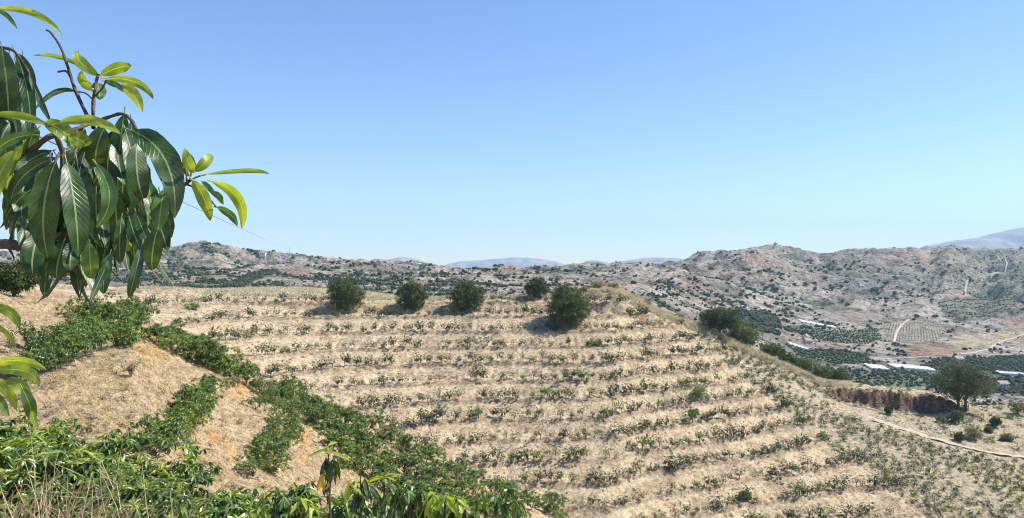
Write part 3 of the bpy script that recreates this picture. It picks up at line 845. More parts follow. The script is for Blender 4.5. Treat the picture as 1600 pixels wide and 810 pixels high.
# ------------------------------------------------------------------ larger trees
def big_tree(name, u, v, w_px, h_px, label, cat='tree', Y=None, tone=1.0, trunk_h=.12, lobes=12, leaves=5200, seed=1, flat=1.0, grey=0.0, group=None, ground=True, lsz=1.0, stems=1, yel=0):
    p = ray(u, v, 60) if Y is None else None
    if Y is not None:
        x = (u - 800) / F * Y; p = Vector((x, Y, float(H(x, Y))))
    Wd = w_px / F * p.y; Hh = h_px / F * p.y
    r = np.random.default_rng(seed)
    t0 = trunk_h * Hh
    ch = Hh - t0
    lobes = int(lobes * 1.6); kk_ = np.arange(lobes) + .5; ph_ = np.arccos(1 - 2 * kk_ / lobes); th_ = kk_ * 2.39996 + seed
    L = np.stack([np.cos(th_) * np.sin(ph_), np.sin(th_) * np.sin(ph_), np.cos(ph_)], -1) * [.34 * Wd, .34 * Wd, .33 * ch] * r.uniform(.72, 1.08, (lobes, 1)) + [0, 0, t0 + ch * .47]
    L[:, :2] *= np.where(L[:, 2] < t0 + ch * .3, 1.22, 1.0)[:, None]
    R = r.uniform(.15, .235, lobes) * min(Wd, ch * 1.1)
    # clumps on lobes
    ncl = lobes * 20
    k = r.integers(0, lobes, ncl); d = rand_dirs(ncl, r)
    cc = L[k] + d * (R[k] * r.uniform(.75, 1.1, ncl))[:, None] * [1, 1, .9 * flat]
    per = max(5, int(leaves * 1.9) // ncl)
    cl = np.repeat(cc, per, 0); n = len(cl)
    rad = .065 * Wd
    pos = cl + r.normal(size=(n, 3)) * rad * .5
    pos[:, 2] = np.maximum(pos[:, 2], .08)
    dd = unit(np.repeat(d, per, 0) + r.normal(size=(n, 3)) * .8)
    tt = np.repeat(r.random(ncl), per)[:, None]
    C = (np.array([.036, .056, .024]) * (1 - tt) + np.array([.115, .155, .05]) * tt) * tone * r.uniform(.7, 1.3, (n, 1))
    C = C * (1 - grey) + np.array([.14, .15, .09]) * grey
    if yel: C = C * (1 - yel) + np.array([.46, .40, .20]) * yel
    ls = .36 * lsz
    V, f4, f3, CC = leaf_arrays(pos, dd, np.tile([0, 0, 1.], (n, 1)) + r.normal(size=(n, 3)) * .5, ls * r.uniform(.6, 1.3, n), ls * .62, C, False)
    root = empty(name, p)
    crown = link('crown', np_mesh('crown', V, [f4], CC, False, mats=[M_tree]), root)
    lst = []
    tr = .017 * Wd + .05
    for s_ in range(stems):
        ox = (s_ - (stems - 1) / 2) * .12 * Wd
        top = (ox * 1.3, 0, t0 + ch * .35)
        lst.append(([(ox, 0, -.5), (ox + .03, 0, t0 * .6), top], [tr * 1.25, tr, tr * .6]))
        for l in L[s_::stems][:7]:
            m_ = [(top[0] + l[0]) / 2, l[1] / 2, (top[2] + l[2]) / 2]
            lst.append(([(ox + .02, 0, t0 * .7 + .1), m_, tuple(l)], [tr * .55, tr * .33, .03]))
    link('trunk', tubes_mesh('trunk', lst, M_bark, 6), root)
    tag(root, label, cat, group)
    return root
CREST = 'round dark trees on the hill crest'
big_tree('carob_tree', 541, 487, 58, 56, 'leftmost round dark tree on the hill crest', seed=1, trunk_h=.04, group=CREST, lobes=14)
big_tree('carob_tree', 645, 484, 54, 46, 'round dark tree with lighter top, second from left on the crest', seed=2, trunk_h=.04, group=CREST, tone=1.1, lobes=12)
big_tree('carob_tree', 731, 487, 50, 50, 'squat round dark tree, third from left on the crest', seed=3, trunk_h=.04, group=CREST, lobes=13)
big_tree('carob_tree', 838, 466, 38, 31, 'small dark tree standing behind the largest crest tree', seed=4, trunk_h=.12, group=CREST, lobes=9, leaves=3000)
big_tree('carob_tree', 886, 510, 72, 68, 'largest dark bushy tree, rightmost on the hill crest', seed=5, trunk_h=.02, group=CREST, lobes=18, leaves=7500)
big_tree('oak_tree', 1124, 533, 72, 50, 'spreading dark tree with visible trunk on the descending ridge', Y=171, seed=6, trunk_h=.22, lobes=14, flat=.75)
big_tree('oak_tree', 1163, 550, 62, 42, 'olive green bushy tree right of the spreading ridge tree', Y=175, seed=7, trunk_h=.12, lobes=10, tone=1.5, leaves=3200)
for q, (u, v, w, h, tn, lb) in enumerate([(1205, 567, 36, 26, 1.5, 'leftmost olive bush in the line behind the ridge'), (1232, 577, 26, 22, 1.7, 'small rounded olive bush, second behind the ridge'), (1254, 583, 36, 26, 1.7, 'tallest light olive bush behind the ridge'),
                              (1283, 592, 32, 25, 1.5, 'olive bush fourth along behind the ridge'), (1307, 598, 28, 22, 1.4, 'rightmost olive bush behind the ridge, above the cut')]):
    big_tree('olive_bush', u, v, w * 1.2, h * 1.15, lb, 'bush', Y=177 + q % 2, seed=20 + q, trunk_h=.03, lobes=8, tone=tn, leaves=2200, group='olive bushes behind the ridge')
big_tree('oak_tree', 1503, 640, 94, 78, 'large spreading oak with forked trunk beside the rock cut', seed=9, trunk_h=.17, lobes=20, flat=.7, grey=.12, leaves=7000, stems=2)
for q, (u, v, w, h, yl, lb) in enumerate([(1389, 648, 12, 16, 0, 'small round bush standing in front of the rock cut'), (1493, 661, 22, 20, 0, 'rounded green bush below the forked oak'), (1521, 687, 24, 22, .5, 'yellowish round bush between the path and the oak'),
                              (1499, 690, 16, 14, 0, 'low brown-green bush left of the yellowish bush'), (1470, 660, 14, 9, .3, 'flat dry bush near the foot of the oak'), (1556, 668, 14, 16, 0, 'small bush right of the oak near the frame edge'),
                              (1590, 648, 30, 24, .2, 'bush cut by the right frame edge above the path'), (1574, 690, 18, 12, .5, 'low yellow bush beside the path at right'), (1545, 676, 12, 9, .2, 'tiny round bush right of the yellowish bush')]):
    big_tree('roadside_bush', u, v, w, h, lb, 'bush', seed=40 + q, trunk_h=.05, lobes=6, tone=1.3, leaves=900, yel=yl, lsz=.8, group='bushes beside the path')
big_tree('oak_tree', 1568, 612, 30, 26, 'dark tree in the valley right of the forked oak', Y=330, seed=71, trunk_h=.1, lobes=8, leaves=1600, lsz=1.5)
big_tree('mango_tree', 22, 463, 92, 52, 'round mango tree on the upper bank at the left edge', Y=43, seed=61, trunk_h=.22, lobes=14, leaves=6000, tone=1.1, lsz=.5)
# crest scrub tufts right of the big tree
for q, (u, v, w, h, lb) in enumerate([(935, 460, 26, 14, 'olive and straw bush at the hill summit'), (958, 462, 22, 12, 'low straw-coloured bush right of the summit bush'), (915, 456, 16, 9, 'small bush left of the summit bush'), (1060, 506, 18, 9, 'low straw bush halfway down the ridge'), (1010, 484, 18, 8, 'yellow bush on the ridge right of the summit')]):
    big_tree('dry_bush', u, v, w, h, lb, 'bush', Y=172, seed=80 + q, trunk_h=.02, lobes=6, tone=1.6, leaves=1100, yel=.75, lsz=.7, group='dry bushes on the ridge line')

for q, (u, v, w, h, lb) in enumerate([(1092, 622, 24, 20, 'bright green bush at the right end of a middle terrace row'), (1085, 650, 16, 10, 'small bright green bush below the brighter one on the terraces'), (300, 483, 34, 9, 'low bright green patch-like bush on the upper left terraces'), (930, 540, 30, 9, 'low green bush among the upper terrace rows'), (1165, 780, 22, 12, 'light green bush in the lowest terrace rows')]):
    big_tree('green_bush', u, v, w, h, lb, 'bush', seed=90 + q, trunk_h=.03, lobes=6, tone=3.4, leaves=900, yel=.12, lsz=.7, group='bright green bushes on the terraces')

# ------------------------------------------------------------------ far scrub: bushes on the far hills
def ico():
    t = (1 + 5 ** .5) / 2
    v = np.array([(-1, t, 0), (1, t, 0), (-1, -t, 0), (1, -t, 0), (0, -1, t), (0, 1, t), (0, -1, -t), (0, 1, -t), (t, 0, -1), (t, 0, 1), (-t, 0, -1), (-t, 0, 1)], float)
    f = np.array([(0, 11, 5), (0, 5, 1), (0, 1, 7), (0, 7, 10), (0, 10, 11), (1, 5, 9), (5, 11, 4), (11, 10, 2), (10, 7, 6), (7, 1, 8), (3, 9, 4), (3, 4, 2), (3, 2, 6), (3, 6, 8), (3, 8, 9), (4, 9, 5), (2, 4, 11), (6, 2, 10), (8, 6, 7), (9, 8, 1)])
    return unit(v), f
IV, IF = ico()
def far_bush_mesh(seed, lob=3):
    r = np.random.default_rng(seed); Vs, Fs, Cs = [], [], []; o_ = 0
    for k in range(lob):
        c = r.normal(size=3) * [.35, .35, .12] + [0, 0, .45]
        v = IV * r.uniform(.7, 1.2, (12, 1)) * r.uniform(.4, .62) * (1.5 if lob == 1 else 1) * [1, 1, .85] + c
        v[:, 2] = np.maximum(v[:, 2], -.25)
        Vs.append(v); Fs.append(IF + o_); Cs.append(np.ones((12, 3)) * [.052, .070, .038] * r.uniform(.6, 1.4, (12, 1))); o_ += 12
    return np_mesh('scrub_bush', np.concatenate(Vs), np.concatenate(Fs), np.concatenate(Cs), False, mats=[M_scrub])
fb = [far_bush_mesh(500 + k) for k in range(6)] + [far_bush_mesh(520 + k, 1) for k in range(6)]
N = 110000
u = rng.uniform(-60, 1660, N); y = np.exp(rng.uniform(math.log(300), math.log(1600), N)); x = (u - 800) / F * y
z = H(x, y)
dens = .47 - .012 * samp(rel, x, y) + .8 * samp(m2, x, y) + .5 * samp(m3, x, y) - .35 * samp(valley, x, y) - .22 * sstep(0, 1, (1050 - u) / 60) * (y < 950)
fld = samp(np.clip(sum(FM), 0, 1), x, y)
ok = (rng.random(N) < np.clip(dens, .05, 1)) & (fld < .3)
x, y, z, u = x[ok], y[ok], z[ok], u[ok]
# drop those hidden behind nearer ground
vis = np.ones(len(x), bool)
for fr_ in np.linspace(.12, .97, 70):
    vis &= H(x * fr_, y * fr_) < (z + 3) * fr_
x, y, z, u = x[vis], y[vis], z[vis], u[vis]
s = (.7 + 2.5 * rng.random(len(x)) ** 3) * np.clip(y / 700, .6, 1.25)
print('far bushes', len(x))
size = s / y; order = np.argsort(-size)
gi = order[:300]; go = order[300:30000]
gi = sorted(gi, key=lambda i: u[i])
for q, i in enumerate(gi):
    o = link('scrub_bush', fb[i % 6], None, (x[i], y[i], z[i]))
    o.scale = (s[i], s[i], s[i] * .9); o.rotation_euler = (0, 0, random.uniform(0, 6.28))
    side = 'left ridge' if u[i] < 650 else ('middle hills' if u[i] < 1050 else ('right massif' if y[i] > 850 else 'right valley'))
    tag(o, 'dark bush on the far %s, %s large one from the left' % (side, nth(q + 1)), 'bush', 'dark bushes on the far hills')
pl = [((int(i) % 6) + (6 if q > 4000 else 0), x[i], y[i], z[i], random.uniform(0, 6.28), s[i]) for q, i in enumerate(go)]
tag(link('far_scrub', merged('far_scrub', fb, pl, [M_scrub])), 'countless dark bushes dotting the far hills', 'scrub', kind='stuff')
# woods and orchards in the valley fields
def plant_field(mi, spacing_x, spacing_y, size, name, label, jit=.3, tone=1.0, rot=0.0):
    m = FM[mi]; sel = m > .5
    if not sel.any(): return
    x0, x1 = X[sel].min(), X[sel].max(); y0, y1 = Yy[sel].min(), Yy[sel].max()
    R = math.hypot(x1 - x0, y1 - y0) / 2; cx, cy = (x0 + x1) / 2, (y0 + y1) / 2
    gx, gy = np.meshgrid(np.arange(-R, R, spacing_x), np.arange(-R, R, spacing_y))
    gx = gx.ravel() + rng.normal(size=gx.size) * jit * spacing_x * .5; gy = gy.ravel() + rng.normal(size=gy.size) * jit * spacing_y * .5
    c_, s_ = math.cos(rot), math.sin(rot)
    px, py = cx + gx * c_ - gy * s_, cy + gx * s_ + gy * c_
    k = (py > 305) & (samp(m, px, py) > .5)
    px, py = px[k], py[k]
    if len(px) > 3500: px, py = px[:3500], py[:3500]
    pz = H(px, py)
    pl = [(random.randrange(6), px[i], py[i], pz[i], random.uniform(0, 6.28), size * random.uniform(.75, 1.25)) for i in range(len(px))]
    if pl: tag(link(name, merged(name, fb, pl, [M_scrub])), label, 'trees', kind='stuff')
plant_field(7, 3.6, 3.6, 2.6, 'wood', 'dark wood in the gully beyond the ridge trees', .9)
plant_field(4, 2.6, 7.5, 1.2, 'orchard', 'green orchard rows below the upper white tunnels', .1, rot=.25)
plant_field(5, 2.4, 8.0, .5, 'orchard', 'sparse pale orchard rows in the valley centre', .1, rot=-.5)
plant_field(6, 2.4, 6.0, 1.6, 'orchard', 'dark green orchard rows behind the olive bushes', .1, rot=.2)
plant_field(8, 2.8, 5.5, 1.8, 'orchard', 'dark green orchard at the right valley floor', .1, rot=.02)
plant_field(14, 3.2, 4.2, 1.5, 'orchard', 'dark trees in front of the long white greenhouse', .7)
plant_field(15, 4.0, 4.0, 1.9, 'wood', 'dark trees at the right edge of the valley', .8)
plant_field(0, 3.6, 3.6, 1.0, 'wood', 'dark green strip of trees on the left ridge', .5)
plant_field(13, 3.5, 7.0, 1.2, 'orchard', 'green orchard rows on the right slope', .2, rot=.4)

# ------------------------------------------------------------------ roads, greenhouses, houses
def draped(name, pix, width, label, lift=.25, y0=60, n=60, mat=None, thick=.0):
    pts = [ray(u, v, y0) for u, v in pix]
    pl = along([(p.x, p.y) for p in pts], n)
    V = []
    for k, (x, y) in enumerate(pl):
        a_ = pl[max(k - 1, 0)]; b_ = pl[min(k + 1, n - 1)]
        tx, ty = b_[0] - a_[0], b_[1] - a_[1]; l = math.hypot(tx, ty) or 1
        nx, ny = -ty / l, tx / l
        w_ = width * (.85 + .3 * random.random())
        zc = max(float(H(x + nx * w_ * q, y + ny * w_ * q)) for q in (-.5, 0, .5))
        for q in (-.5, -.2, .2, .5):
            V.append((x + nx * w_ * q, y + ny * w_ * q, (zc if abs(q) < .3 else max(zc - lift * 1.2, float(H(x + nx * w_ * q, y + ny * w_ * q)) - lift * .4)) + lift))
    f = [(k * 4 + q, k * 4 + q + 1, (k + 1) * 4 + q + 1, (k + 1) * 4 + q) for k in range(n - 1) for q in range(3)]
    return tag(link(name, np_mesh(name, V, np.array(f), None, True, mats=[mat or M_path])), label, kind='structure')
draped('path', [(1345, 648), (1400, 668), (1450, 684), (1500, 698), (1550, 708), (1620, 716)], 1.9, 'dusty path curving along the foot of the hill', .03, 90, 140)
for pix, w_, lb in [([(1395, 540), (1400, 522), (1408, 508), (1420, 500)], 5, 'pale farm road climbing between the valley orchards'),
                    ([(1480, 556), (1520, 552), (1545, 546), (1560, 536), (1600, 522)], 4, 'pale farm road on the right of the valley'),
                    ([(1255, 512), (1262, 526), (1290, 538), (1330, 546), (1380, 552)], 3.5, 'pale track below the upper greenhouses'),
                    ([(1546, 398), (1560, 402), (1574, 412), (1572, 420), (1555, 428)], 6, 'winding ridge road at the right'),
                    ([(1490, 452), (1510, 444), (1535, 438)], 6, 'pale track on the right slope'),
                    ([(1080, 486), (1120, 480), (1160, 478), (1200, 486), (1230, 498)], 4, 'track above the dark wood'),
                    ([(1370, 562), (1400, 560), (1450, 558)], 4, 'farm track in the middle of the valley')]:
    draped('road', pix, w_ * .42, lb, .3, 300, 40, M_road)

def greenhouse(u, v, w_px, depth, label, spans=5, Y=None, wide=None):
    p = ray(u, v, 300)
    Wd = w_px / F * p.y; depth *= .62
    root = empty('greenhouse', p)
    tag(root, label, 'greenhouse', 'white plastic greenhouses in the valley')
    sw = Wd / spans
    zz = [float(H(p.x + q * Wd / 2, p.y + d_)) for q in (-1, 0, 1) for d_ in (0, depth)]
    zb, zt = min(zz) - p.z - .3, max(zz) - p.z
    for k in range(spans):
        x0 = -Wd / 2 + k * sw; V, Fq = [], []
        nn = 8
        for yy_ in (0, depth):
            slope = float(H(p.x + x0 + sw / 2, p.y + yy_)) - p.z
            V.append((x0 + .1, yy_, slope - .5))
            for q in range(nn + 1):
                an = PI * q / nn
                V.append((x0 + sw / 2 - (sw / 2 - .1) * math.cos(an), yy_, slope + 1.1 + .55 * math.sin(an)))
            V.append((x0 + sw - .1, yy_, slope - .5))
        m_ = nn + 3
        Fq = [(q, q + 1, m_ + q + 1, m_ + q) for q in range(m_ - 1)]
        me = bpy.data.meshes.new('roof_span'); me.from_pydata(V, [], Fq + [tuple(range(m_ - 1, -1, -1)), tuple(range(m_, 2 * m_))]); me.materials.append(M_plastic)
        link('roof_span', me, root)
    return root
greenhouse(1282, 511, 56, 18, 'upper white greenhouse left of the valley orchards', 7)
greenhouse(1250, 546, 30, 9, 'small white greenhouse above the dark orchard rows', 5)
greenhouse(1377, 580, 30, 18, 'short white greenhouse left of the long one', 4)
greenhouse(1434, 580, 66, 20, 'long white greenhouse in front of the farmed valley', 9)
greenhouse(1586, 588, 44, 10, 'white greenhouse at the right edge of the valley', 6)

def house(u, v, w, d, h, label, rz=0, roof='flat'):
    p = ray(u, v, 300); root = empty('farmhouse', p, rz); tag(root, label, 'house', 'farmhouses on the far hills')
    def box(name, x0, x1, y0, y1, z0, z1, mat, parent):
        V = [(x, y, z) for x in (x0, x1) for y in (y0, y1) for z in (z0, z1)]
        Fq = [(0, 1, 3, 2), (4, 6, 7, 5), (0, 4, 5, 1), (2, 3, 7, 6), (0, 2, 6, 4), (1, 5, 7, 3)]
        me = bpy.data.meshes.new(name); me.from_pydata(V, [], Fq); me.materials.append(mat); return link(name, me, parent)
    box('wall', -w / 2, w / 2, -d / 2, d / 2, -2, h, M_wall, root)
    V = [(-w / 2 - .4, -d / 2 - .4, h), (w / 2 + .4, -d / 2 - .4, h), (w / 2 + .4, d / 2 + .4, h), (-w / 2 - .4, d / 2 + .4, h), (-w / 2 - .4, 0, h + 1.6), (w / 2 + .4, 0, h + 1.6)]
    me = bpy.data.meshes.new('roof'); me.from_pydata(V, [], [(0, 1, 5, 4), (2, 3, 4, 5), (3, 0, 4), (1, 2, 5), (3, 2, 1, 0)]); me.materials.append(M_roof); link('roof', me, root)
    for k in range(3):
        wx_ = -w * .3 + k * w * .3
        if k == 1: box('door', wx_ - .5, wx_ + .5, -d / 2 - .03, -d / 2 + .05, 0, 2.1, M_wood, root)
        else: box('window', wx_ - .5, wx_ + .5, -d / 2 - .03, -d / 2 + .05, 1.0, 2.1, M_hole, root)
    return root
for u, v, lb, w in [(411, 399, 'small white house high on the left ridge', 9), (1027, 416, 'long white farm building on the middle skyline', 16), (1497, 566, 'white farmhouse beside the right orchard', 8),
                 (468, 397, 'white house near the crest of the left ridge', 8), (1566, 606, 'white farmhouse among trees at the right edge', 7), (1262, 538, 'white hut beside the track below the greenhouses', 6), (1345, 450, 'white house alone on the right massif', 8)]:
    house(u, v, w * .75, 5, 2.8, lb, random.uniform(-.4, .4))

# poles and the wire
def pole(x, y, h, label):
    z = float(H(x, y)); root = empty('utility_pole', (x, y, z)); tag(root, label, 'pole')
    link('post', tubes_mesh('post', [([(0, 0, -.5), (0, 0, h)], [.16, .11])], M_wood, 8), root)
    link('crossarm', tubes_mesh('crossarm', [([(-.8, 0, h - .4), (.8, 0, h - .4)], [.07, .07])], M_wood, 6), root)
    return z + h
pw = ray(452, 397, 500)
zt = pole(pw.x, pw.y, 7.5, 'thin utility pole on the left ridge where the wire ends')
A = P(215, 279, 26); B = Vector((pw.x, pw.y, zt - .3))
A0 = A + (A - B) * .03
pts = []
for k in range(60):
    t = (k / 59) ** 2; p = A0.lerp(B, t); p.z -= 4 * 1.0 * t * (1 - t); pts.append(p)
tag(link('overhead_wire', tubes_mesh('overhead_wire', [(pts, [.016] * 60)], M_wire, 5)), 'thin dark overhead wire sloping down behind the mango leaves', 'wire')
zp = float(H(A0.x, A0.y)); root = empty('utility_pole', (A0.x, A0.y, zp)); tag(root, 'near utility pole hidden behind the mango branch', 'pole')
link('post', tubes_mesh('post', [([(0, 0, -.5), (0, 0, A0.z - zp + .05)], [.09, .07])], M_wood, 8), root)
for u, v, h, lb in [(1476, 594, 9, 'thin pole rising beside the long white greenhouse')]:
    p = ray(u, v, 100); pole(p.x, p.y, h if p.y > 250 else h, lb)

# stones along the foot of the cut and on the banks
def stone_mesh(seed):
    r = np.random.default_rng(seed)
    return np_mesh('stone', IV * r.uniform(.7, 1.2, (12, 1)) * [1, .8, .6], IF, np.ones((12, 3)) * .3, False, mats=[M_rock])
st = [stone_mesh(700 + k) for k in range(4)]
dt = []
while len(dt) < 900:
    u = random.uniform(-20, 640); y = random.uniform(17, 58); x = (u - 800) / F * y
    dt.append((random.choice([2, 5]), x, y, float(H(x, y)) - .03, random.uniform(0, 6.28), random.uniform(.10, .26)))
tag(link('dry_herbs', merged('dry_herbs', bush_protos, dt, [M_tree, M_bark])), 'small dry brownish herbs scattered over the near banks', 'weeds', kind='stuff')
pl = []
for k in range(900):
    u = random.uniform(1290, 1500); yy_ = random.uniform(158, 166); x_ = (u - 800) / F * yy_
    pl.append((k % 4, x_, yy_, float(H(x_, yy_)), random.random() * 6, random.uniform(.08, .32)))
for k in range(7000):
    u = random.uniform(-20, 760); yy_ = random.uniform(16, 55); x_ = (u - 800) / F * yy_
    pl.append((k % 4, x_, yy_, float(H(x_, yy_)), random.random() * 6, random.uniform(.015, .075)))
tag(link('stones', merged('stones', st, pl, [M_rock])), 'loose stones and clods on the dry banks', 'stones', kind='stuff')
# ------------------------------------------------------------------ the mango tree overhead at the left
def big_leaf_material(name, c_lo, c_hi, rib, trans, rough=.28, under=None):
    m, nt, b = new_mat(name, rough)
    b.inputs['Specular IOR Level'].default_value = .6
    uv = nd(nt, 'ShaderNodeUVMap').outputs[0]
    sp = nd(nt, 'ShaderNodeSeparateXYZ'); nt.links.new(uv, sp.inputs[0])
    def M(op, a, b_=None, c=None):
        n = nd(nt, 'ShaderNodeMath', operation=op)
        for k, v in enumerate((a, b_, c)):
            if v is None: continue
            if isinstance(v, (int, float)): n.inputs[k].default_value = v
            else: nt.links.new(v, n.inputs[k])
        return n.outputs[0]
    av = M('ABSOLUTE', M('SUBTRACT', sp.outputs[1], .5))
    vein = M('FRACT', M('SUBTRACT', M('MULTIPLY', sp.outputs[0], 15.0), M('MULTIPLY', av, 5.0)))
    vl = M('ABSOLUTE', M('SUBTRACT', vein, .5))
    vfac = M('SUBTRACT', 1.0, M('MINIMUM', M('MULTIPLY', vl, 9.0), 1.0))
    mid = M('LESS_THAN', av, .035)
    tc = nd(nt, 'ShaderNodeTexCoord').outputs['Object']
    f = tex_noise(nt, tc, 28, 4, .6)
    c = ramp(nt, f, [(.35, c_lo), (.65, c_hi)])
    oi = nd(nt, 'ShaderNodeObjectInfo')
    c = mul(nt, c, ramp(nt, oi.outputs['Random'], [(0, (.72, .8, .75)), (.5, (1, 1, 1)), (1, (1.3, 1.2, 1.0))]))
    rb = nd(nt, 'ShaderNodeRGB'); rb.outputs[0].default_value = (*rib, 1)
    m1 = nd(nt, 'ShaderNodeMix', data_type='RGBA'); nt.links.new(M('MULTIPLY', vfac, M('MULTIPLY', f, .38)), m1.inputs[0]); nt.links.new(c, m1.inputs[6]); nt.links.new(rb.outputs[0], m1.inputs[7])
    m2 = nd(nt, 'ShaderNodeMix', data_type='RGBA'); nt.links.new(mid, m2.inputs[0]); nt.links.new(m1.outputs[2], m2.inputs[6]); nt.links.new(rb.outputs[0], m2.inputs[7])
    # brown specks
    sp2 = tex_noise(nt, tc, 75, 2, .5)
    m3 = nd(nt, 'ShaderNodeMix', data_type='RGBA'); nt.links.new(M('MULTIPLY', M('GREATER_THAN', sp2, .72), .6), m3.inputs[0]); nt.links.new(m2.outputs[2], m3.inputs[6]); m3.inputs[7].default_value = (.16, .10, .05, 1)
    # dry brown tips and a dusty bloom
    tipn = M('ADD', sp.outputs[0], M('MULTIPLY', M('SUBTRACT', f, .5), .35))
    tipm = M('MULTIPLY', M('GREATER_THAN', tipn, M('ADD', .90, M('MULTIPLY', oi.outputs['Random'], .22))), .85)
    m4 = nd(nt, 'ShaderNodeMix', data_type='RGBA'); nt.links.new(tipm, m4.inputs[0]); nt.links.new(m3.outputs[2], m4.inputs[6]); m4.inputs[7].default_value = (.20, .12, .05, 1)
    dust = tex_noise(nt, tc, 13, 5, .7)
    m5 = nd(nt, 'ShaderNodeMix', data_type='RGBA'); nt.links.new(M('MULTIPLY', M('MAXIMUM', M('SUBTRACT', dust, .5), 0.0), .4), m5.inputs[0]); nt.links.new(m4.outputs[2], m5.inputs[6]); m5.inputs[7].default_value = (.42, .40, .33, 1)
    rf = nd(nt, 'ShaderNodeMapRange'); rf.inputs['To Min'].default_value = rough; rf.inputs['To Max'].default_value = .48; nt.links.new(dust, rf.inputs['Value']); nt.links.new(rf.outputs[0], b.inputs['Roughness'])
    c = m5.outputs[2]
    nt.links.new(c, b.inputs['Base Color'])
    hgt = M('ADD', M('MULTIPLY', vfac, -.6), M('MULTIPLY', f, .5))
    bm = nd(nt, 'ShaderNodeBump'); bm.inputs['Strength'].default_value = .28; bm.inputs['Distance'].default_value = .004
    nt.links.new(hgt, bm.inputs['Height']); nt.links.new(bm.outputs[0], b.inputs['Normal'])
    tr = nd(nt, 'ShaderNodeBsdfTranslucent'); nt.links.new(c, tr.inputs[0])
    g = nd(nt, 'ShaderNodeMix', data_type='RGBA', blend_type='MULTIPLY'); g.inputs[0].default_value = 1; nt.links.new(c, g.inputs[6]); g.inputs[7].default_value = (1.35, 1.25, .5, 1)
    nt.links.new(g.outputs[2], tr.inputs[0])
    mx = nd(nt, 'ShaderNodeMixShader'); mx.inputs[0].default_value = trans
    nt.links.new(b.outputs[0], mx.inputs[1]); nt.links.new(tr.outputs[0], mx.inputs[2]); nt.links.new(mx.outputs[0], nt.nodes['Material Output'].inputs[0])
    return m
ML = {'D': big_leaf_material('mango_leaf_dark', (.013, .042, .009), (.045, .105, .022), (.26, .34, .12), .26),
      'M': big_leaf_material('mango_leaf_mid', (.06, .14, .035), (.11, .21, .05), (.34, .40, .16), .35),
      'L': big_leaf_material('mango_leaf_young', (.22, .33, .03), (.36, .45, .06), (.55, .58, .18), .52),
      'Y': big_leaf_material('mango_leaf_yellow', (.48, .36, .03), (.62, .48, .05), (.60, .50, .15), .4)}
def leaf_mesh(base, ctrl, tip, W, roll, mat, fold=.25, seed=0, view=None, n=14):
    """base, ctrl, tip: points; W: full width; roll: turn about the leaf's own axis away from `view`"""
    r = random.Random(seed); V, UV = [], []
    base, ctrl, tip = Vector(base), Vector(ctrl), Vector(tip)
    view = (view or -base).normalized()
    ph = r.uniform(0, 6.28); wav = r.uniform(.05, .13); fr_ = r.uniform(12, 22); tw = r.uniform(-.5, .5)
    AA = (-1, -.55, 0, .55, 1)
    for k in range(n + 1):
        t = k / n
        p = base * (1 - t) ** 2 + ctrl * 2 * t * (1 - t) + tip * t * t
        d = ((ctrl - base) * (1 - t) + (tip - ctrl) * t).normalized()
        s = d.cross(view)
        if s.length < .2: s = d.cross(Vector((.3, 0, 1)))
        s.normalize(); nn = s.cross(d)
        an = roll + tw * (t - .5); s2 = s * math.cos(an) + nn * math.sin(an); n2 = s2.cross(d)
        w = W * .5 * min(1, (max(t, 0) ** .62) * ((1 - t) ** .72) * 2.05)
        if k == 0: w = W * .02
        if k == n: w = W * .01
        for a_ in AA:
            z = abs(a_) * fold * w + wav * W * math.sin(t * fr_ + ph + (1.3 if a_ > 0 else 0)) * a_ * a_ * .6
            V.append(p + s2 * (a_ * w) + n2 * z); UV.append((t, a_ * .5 + .5))
    m_ = len(AA)
    Fq = [(k * m_ + q, (k + 1) * m_ + q, (k + 1) * m_ + q + 1, k * m_ + q + 1) for k in range(n) for q in range(m_ - 1)]
    # petiole
    o_ = len(V); d0 = (ctrl - base).normalized(); pl_ = .10 * (tip - base).length; rr = max(W * .022, .0012)
    x_ = d0.cross(Vector((.1, .3, 1))).normalized(); y_ = d0.cross(x_)
    for q, (dd, r_) in enumerate(((-pl_, rr * 1.2), (W * .12, rr * .8))):
        for c_ in range(4):
            an = c_ * PI / 2; V.append(base + d0 * dd + (x_ * math.cos(an) + y_ * math.sin(an)) * r_); UV.append((.5, .5))
    Fq += [(o_ + c_, o_ + (c_ + 1) % 4, o_ + 4 + (c_ + 1) % 4, o_ + 4 + c_) for c_ in range(4)]
    return np_mesh('leaf', np.array([tuple(v) for v in V]), np.array(Fq), None, True, uvs=UV, mats=[ML[mat]])

